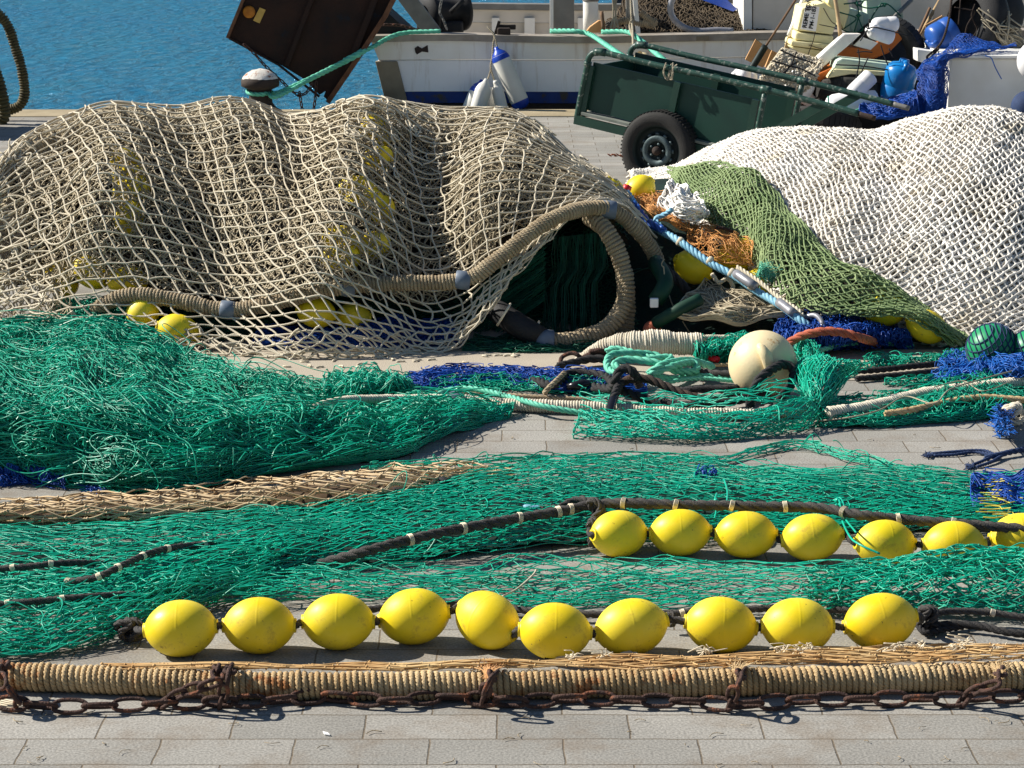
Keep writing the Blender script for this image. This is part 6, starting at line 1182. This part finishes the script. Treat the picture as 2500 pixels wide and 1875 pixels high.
R_('orange_rope', 'terracotta rope arching from behind the buoy at the foot of the blue net', [(1912, 850, 11.72), (1940, 828, 11.7), (1975, 815, 11.68), (2020, 809, 11.68), (2065, 814, 11.7), (2105, 826, 11.75), (2150, 840, .02)], .023, 'orange_rope')
R_('green_rope', 'dull green rope curving along the stone band behind the buoy', [(1935, 870, .03), (2000, 856, .05), (2060, 840, .06), (2130, 836, .05), (2200, 842, .02), (2230, 846, .015)], .014, 'teal_rope')
R_('thin_beige_rope', 'thin tan rope behind the buoy pointing to the black ropes', [(1730, 892, .03), (1800, 890, .03), (1940, 885, .02), (2030, 880, .02)], .01, 'natural')
lump('blue_net', 'bright dark blue net under the yellow floats at the foot of the olive net', [[(1880, 850, .01), (2000, 852, .01), (2120, 848, .01), (2230, 842, .01)], [(1890, 815, .12), (2000, 815, .13), (2100, 812, .13), (2220, 820, .08)], [(1905, 780, 12.2), (2000, 778, 12.25), (2100, 790, 12.25), (2210, 812, 12.3)]], M['blue_net'], M['blue_core'], 900, .14, .0032, seed=200, ns=34, nt=16)
lump('blue_net', 'deep blue net strip lying on the paving right of the green heap', [[(980, 955, .006), (1010, 965, .006), (1200, 948, .006), (1400, 960, .006), (1580, 955, .006)], [(985, 932, .03), (1050, 930, .04), (1200, 925, .04), (1400, 930, .04), (1570, 930, .03)], [(1000, 918, .03), (1100, 906, .04), (1250, 905, .04), (1400, 905, .04), (1540, 912, .03)]], M['blue_net'], None, 560, .35, .0026, seed=201, ns=40, nt=14, bias=.4, dsp=.006, layers=2)
lump('green_net_clump', 'green net shreds among the blue strip left of the black ropes', [[(1050, 960, .008), (1200, 955, .008), (1500, 965, .008)], [(1050, 925, .05), (1200, 922, .05), (1500, 930, .05)]], M['green'], None, 200, .2, .0025, seed=202, ns=26, nt=6, dsp=.004)
# bright green fan
fan = Sheet([[(1985, 1020, .03), (1995, 1012, .04), (2005, 1008, .03)], [(1960, 960, .10), (1990, 965, .13), (2030, 965, .09)], [(1945, 900, .16), (2010, 905, .21), (2090, 920, .15)], [(1965, 872, .2), (2040, 872, .26), (2130, 898, .2)]])
fan.disp = lambda a, b: .02*nz(a*9, b*3, 1.6, 210)*b
fn = root('green_net_fan', 'bright green net gathered in a knot and flaring like a fan beside the buoy', 'net', p(1990, 1010, 0))
part('mesh', [g for q in range(4) for g in diamond(fan, 20, 13, .0028, jit=.3, off=-.012+.008*q, noise=.012, nf=10, seed=211+q, sides=4)] + [tubes(np.array([fan(np.full(14, a)+.02*np.sin(np.linspace(0, 6, 14)+k), np.linspace(0, 1, 14), .01*math.sin(k)) for k, a in enumerate(np.linspace(.02, .98, 90))]), .0025, 3)], M['green2'], fn)
band('bright_green_net', 'bright green stretched net hanging in a curve below the buoy and black ropes', [[(1400, 1068, .008), (1550, 1075, .008), (1700, 1078, .008), (1850, 1060, .01), (1960, 1030, .02), (2000, 1010, .04)], [(1410, 1040, .03), (1550, 1045, .04), (1700, 1048, .05), (1850, 1035, .06), (1950, 1010, .08), (1998, 1000, .06)], [(1420, 1010, .03), (1550, 1015, .05), (1700, 1018, .07), (1850, 1005, .1), (1950, 980, .12), (1995, 988, .07)]], 24, 12, .0028, 3, M['green2'], seed=220, extra=60, noise=.012)
band('bright_green_net', 'bright green net spread over the black rope loop below the buoy', [[(1430, 1000, .04), (1560, 1000, .05), (1700, 1002, .07), (1850, 990, .1), (1950, 980, .1), (1995, 1000, .05)], [(1400, 972, .03), (1560, 985, .05), (1700, 975, .08), (1840, 965, .13), (1930, 950, .16), (1985, 985, .08)], [(1395, 950, .02), (1480, 960, .04), (1640, 965, .06), (1800, 960, .12), (1920, 915, .18), (1970, 960, .14)]], 18, 9, .0026, 2, M['green2'], seed=230, noise=.015, drop=.25, jit=.6)
lump('green_net_clump', 'bright green net bunched behind and left of the cream buoy', [[(1700, 880, .01), (1760, 885, .01), (1820, 880, .01)], [(1695, 850, 11.6), (1760, 850, 11.65), (1830, 848, 11.7)], [(1715, 824, 11.85), (1770, 828, 11.85), (1830, 830, 11.9)]], M['green2'], M['green_shade_core'], 200, .2, .0026, seed=240, ns=14, nt=12)
lump('green_net_clump', 'bright green net draped from behind the buoy down to the fan', [[(1935, 880, .05), (1975, 900, .05), (1995, 900, .05)], [(1935, 850, 11.75), (1975, 860, 11.6), (2000, 880, 11.4)], [(1940, 838, 11.85), (1985, 836, 11.75), (2000, 850, 11.6)]], M['green2'], None, 140, .18, .0026, seed=241, ns=14, nt=12, layers=2)
lump('green_net_strip', 'dull green net strip on the stone band right of the buoy', [[(2110, 905, .006), (2250, 895, .006), (2380, 880, .006)], [(2110, 880, .03), (2250, 882, .03), (2380, 868, .02)], [(2120, 868, .02), (2250, 876, .02), (2370, 862, .01)]], M['green'], None, 300, .14, .0024, seed=242, ns=20, nt=7, dsp=.006)
lump('green_net_strip', 'thin green strip below the lower black rope near the blue twine', [[(2160, 942, .006), (2250, 938, .006), (2400, 905, .006)], [(2160, 930, .015), (2250, 925, .02), (2400, 893, .01)]], M['green'], None, 120, .2, .0024, seed=243, ns=16, nt=4, dsp=.003, bias=.3)
lump('dark_green_net_strip', 'dark green net lying low under the beige ropes at the right', [[(1990, 1035, .006), (2150, 1040, .006), (2300, 1030, .006), (2450, 1018, .006), (2620, 1005, .006)], [(2000, 1010, .05), (2150, 1005, .06), (2300, 1000, .06), (2450, 985, .05), (2620, 975, .05)], [(2010, 975, .05), (2150, 955, .06), (2300, 945, .05), (2450, 925, .04), (2620, 905, .03)]], M['green'], M['green_shade_core'], 600, .3, .0026, seed=244, ns=40, nt=16, bias=.3, layers=2)
thing('served_beige_rope', 'thick beige served rope rising to the right edge below the green balls', 'rope', coil([p(*q) for q in [(2020, 1010, .06), (2120, 995, .06), (2200, 975, .06), (2270, 960, .06), (2360, 950, .06), (2460, 938, .06), (2620, 920, .05)]], .026, .0135, .0072, per=14), M['whitish'])
R_('plain_beige_rope', 'smooth beige rope arching to the knot at the right edge', [(2160, 1010, .06), (2230, 1000, .07), (2320, 980, .08), (2400, 970, .09), (2480, 975, .08), (2620, 985, .06)], .016, 'natural')
thing('thin_string', 'thin pale cord running slantwise over the beige ropes at the right', 'cord', [tube([p(*q) for q in [(1998, 1028, .03), (2080, 1018, .06), (2150, 1000, .08), (2210, 968, .1), (2280, 985, .11), (2320, 950, .12), (2400, 925, .12), (2520, 893, .12)]], .0036, 6), tube([p(*q) for q in [(2280, 945, .11), (2350, 930, .1), (2400, 955, .1), (2470, 930, .1)]], .0028, 5)], M['limewire'])
knot('rope_knot', 'frayed pale rope knot with blue strands at the right edge', p(2480, 1010, .06), .05, .014, 'whitish', 16, 30, (1.3, .6, .9))
thing('blue_frayed_strands', 'frayed blue strands wrapped round the pale knot at the right edge', 'twine', [tubes(np.array([[list(p(2440+RS.normal(0, 10), 985+k*.6+RS.normal(0, 6), .07)), list(p(2455+RS.normal(0, 12), 1000+k*.5+RS.normal(0, 6), .09)), list(p(2440+RS.normal(0, 16), 1030+RS.normal(0, 10), .03))] for k in range(120)]), .0024, 3)], M['sky_net'])
thing('metal_ring', 'small flat metal ring lying in the shade below the pale knot', 'ring', [lathe([(.022, 0), (.04, 0), (.04, .004), (.022, .004), (.022, 0)], p(2450, 1066, .004), (0, 0, 1), 28)], M['clamp'])
# green balls under blue net
for k, (u, v, R, lab) in enumerate([(2423, 853, .131, 'green ball float under blue mesh at the foot of the white pile'), (2520, 862, .12, 'green ball float cut off by the right edge beside the blue meshed one')]):
    c = p(u, v, R); bl = root('green_ball_float', lab, 'float', (c.x, c.y, 0))
    part('ball', [ball(c, R, R, R, 48)], M['ball_green'], bl)
    g = []
    for q in range(12):
        a = q/12*math.pi
        for ax_ in (Vector((math.cos(a), math.sin(a), .25)), ):
            pass
    lines = []
    A1, A2 = Vector((1, -.2, .5)).normalized(), Vector((-.6, -.3, .75)).normalized()
    for A in (A1, A2):
        u_ = A.orthogonal().normalized(); v_ = A.cross(u_)
        for h in np.linspace(-.86, .86, 10):
            rr = math.sqrt(1-h*h); lines.append([list(c+(A*h+(u_*math.cos(t)+v_*math.sin(t))*rr)*R*1.02) for t in np.linspace(0, 2*math.pi, 40)])
    part('cover_net', [tubes(np.array(lines), .0032, 5)], M['blue_rope'], bl)
lump('light_blue_net', 'light blue net tangled round the foot of the green balls', [[(2300, 950, .006), (2400, 940, .02), (2480, 930, .04), (2600, 920, .04)], [(2330, 915, .03), (2400, 905, .08), (2480, 905, .12), (2600, 900, .12)], [(2345, 895, .02), (2400, 885, .06), (2460, 875, .14), (2600, 872, .15)]], M['sky_net'], None, 420, .2, .003, seed=250, ns=16, nt=10, lift=.05, dsp=.01)
lump('light_blue_net', 'light blue netting lying open on the paving left of the green balls', [[(2270, 935, .006), (2330, 942, .006), (2400, 925, .006)], [(2280, 905, .02), (2340, 905, .03), (2400, 895, .03)], [(2320, 865, .05), (2350, 860, .07), (2385, 860, .07)]], M['sky_net'], None, 110, .2, .0026, seed=251, ns=12, nt=8, dsp=.01)
thing('black_clip', 'black plastic clip on the cords at the right edge', 'clip', [box(p(2482, 925, .07), (.05, .04, .09), Matrix.Rotation(.4, 3, 'Y'), .01), box(p(2500, 915, .08), (.04, .04, .05), bev=.01)], M['dark'], smooth=False)
# dark blue rope end on the paving
g = rope([p(2620, 1085, .03), p(2500, 1098, .025), p(2440, 1110, .02), (p(2405, 1118, .014))], .013)
for e in ([(2430, 1112, .018), (2380, 1104, .012), (2330, 1110, .01), (2280, 1112, .008)], [(2430, 1110, .018), (2400, 1100, .02), (2340, 1102, .015), (2275, 1108, .008)], [(2430, 1112, .018), (2400, 1125, .012), (2375, 1135, .008)], [(2450, 1110, .018), (2420, 1128, .012), (2385, 1140, .008)]): g += rope([p(*q) for q in e], .0075)
thing('dark_blue_rope', 'dark blue rope unravelled into strands on the paving at the right', 'rope', g, M['blue_rope'])
thing('blue_rope_tufts', 'frayed tips of the dark blue rope strands on the paving', 'twine', [tubes(np.array([[list(p(u, v, .008)), list(p(u-8+RS.normal(0, 5), v+RS.normal(0, 3), .01)), list(p(u-14+RS.normal(0, 6), v+RS.normal(0, 6), .005))] for u, v in [(2278, 1110)]*30+[(2378, 1138)]*40]), .002, 3)], M['blue_rope'])
# litter
thing('dry_leaves', 'small pile of red brown dry leaves left of the cart wheel', 'leaves', [prism([p(u+i*7+dx, 378+dy+random.uniform(-4, 6), 18.0) for dx, dy in ((0, 0), (6, -5), (12, 0), (5, 4))], (0, .02+.004*i, 0)) for i in range(5) for u in (1482,)], M['leaf'], smooth=False)
thing('paper_scrap', 'tiny white paper scrap on the front paving', 'scrap', [prism([p(788, 1787, .003), p(800, 1790, .003), (p(806, 1796, .003)), p(792, 1794, .003)], (0, 0, .003))], M['paper'], smooth=False)
# blue net over the tank
BN = Sheet([[(2236, 290, 20.0), (2262, 296, 19.95), (2285, 292, 19.95), (2304, 288, 20.0)], [(2240, 250, 20.1), (2265, 250, 20.0), (2290, 244, 19.95), (2310, 240, 20.1)], [(2246, 205, 20.2), (2268, 195, 20.1), (2292, 186, 20.0), (2314, 190, 20.15)], [(2252, 172, 20.4), (2272, 152, 20.2), (2300, 140, 20.15), (2330, 138, 20.3)], [(2300, 130, 20.7), (2330, 125, 20.6), (2370, 122, 20.6), (2470, 118, 20.6)], [(2330, 100, 21.0), (2360, 88, 20.9), (2420, 105, 20.9), (2480, 112, 20.9)]])
BN.disp = lambda a, b: .015*nz(a*8, b*6, 1.5, 260)
bn = root('blue_draped_net', 'bright blue fine net draped over the left corner of the white tank', 'net', p(2270, 290, 20))
part('mesh', [g for q in range(2) for g in diamond(BN, 34, 72, .0034, sub=3, jit=.35, off=.0+.014*q, noise=.014, nf=24, seed=261+q, sag=.4, knots=False)], M['blue_net'], bn)
part('net_core', [BN.mesh(50, 50, off=-.02, b1=.62)], M['bluecloth'], bn)
lump('blue_net', 'blue net gathered in folds under the bright blue drum', [[(2100, 285, 20.0), (2160, 290, 19.9), (2240, 280, 20.0)], [(2105, 262, 20.1), (2170, 262, 20.0), (2240, 250, 20.0)], [(2128, 236, 20.35), (2180, 245, 20.3), (2240, 222, 20.2)]], M['blue_net'], M['blue_core'], 500, .25, .0045, seed=270, ns=30, nt=16, bias=.4)
thing('junk_base', 'dark heap of old nets and rubber under the junk on the quay', 'net heap', [Sheet([[(1860, 350, 0), (2000, 350, 0), (2150, 350, 0), (2320, 345, 0)], [(1870, 250, 21.0), (2000, 250, 21.0), (2150, 250, 21.0), (2310, 250, 21.0)], [(1900, 190, 21.5), (2000, 165, 21.5), (2150, 160, 21.5), (2310, 160, 21.6)], [(1920, 170, 22.1), (2000, 100, 22.2), (2200, 80, 22.3), (2310, 130, 22.2)], [(1920, 300, 22.8), (2000, 290, 22.8), (2200, 290, 22.8), (2310, 290, 22.8)]]).mesh(60, 40)], M['dark'])

# small litter of twine ends and grit on the paving
lt = []
for k in range(150):
    u, v = random.uniform(-20, 2520), random.choice([random.uniform(1735, 1870), random.uniform(1050, 1120), random.uniform(1600, 1640), random.uniform(330, 440)])
    q = p(u, v, .006); a = random.uniform(0, 6.28); Lk = random.uniform(.006, .03)
    lt.append(tube([q, q+Vector((Lk*math.cos(a), Lk*math.sin(a), .002)), q+Vector((1.7*Lk*math.cos(a+.5), 1.7*Lk*math.sin(a+.5), 0))], random.uniform(.0009, .0018), 4))
thing('twine_litter', 'tiny twine ends and fibres scattered over the paving', 'litter', [cat(lt)], M['served'], kind='stuff')
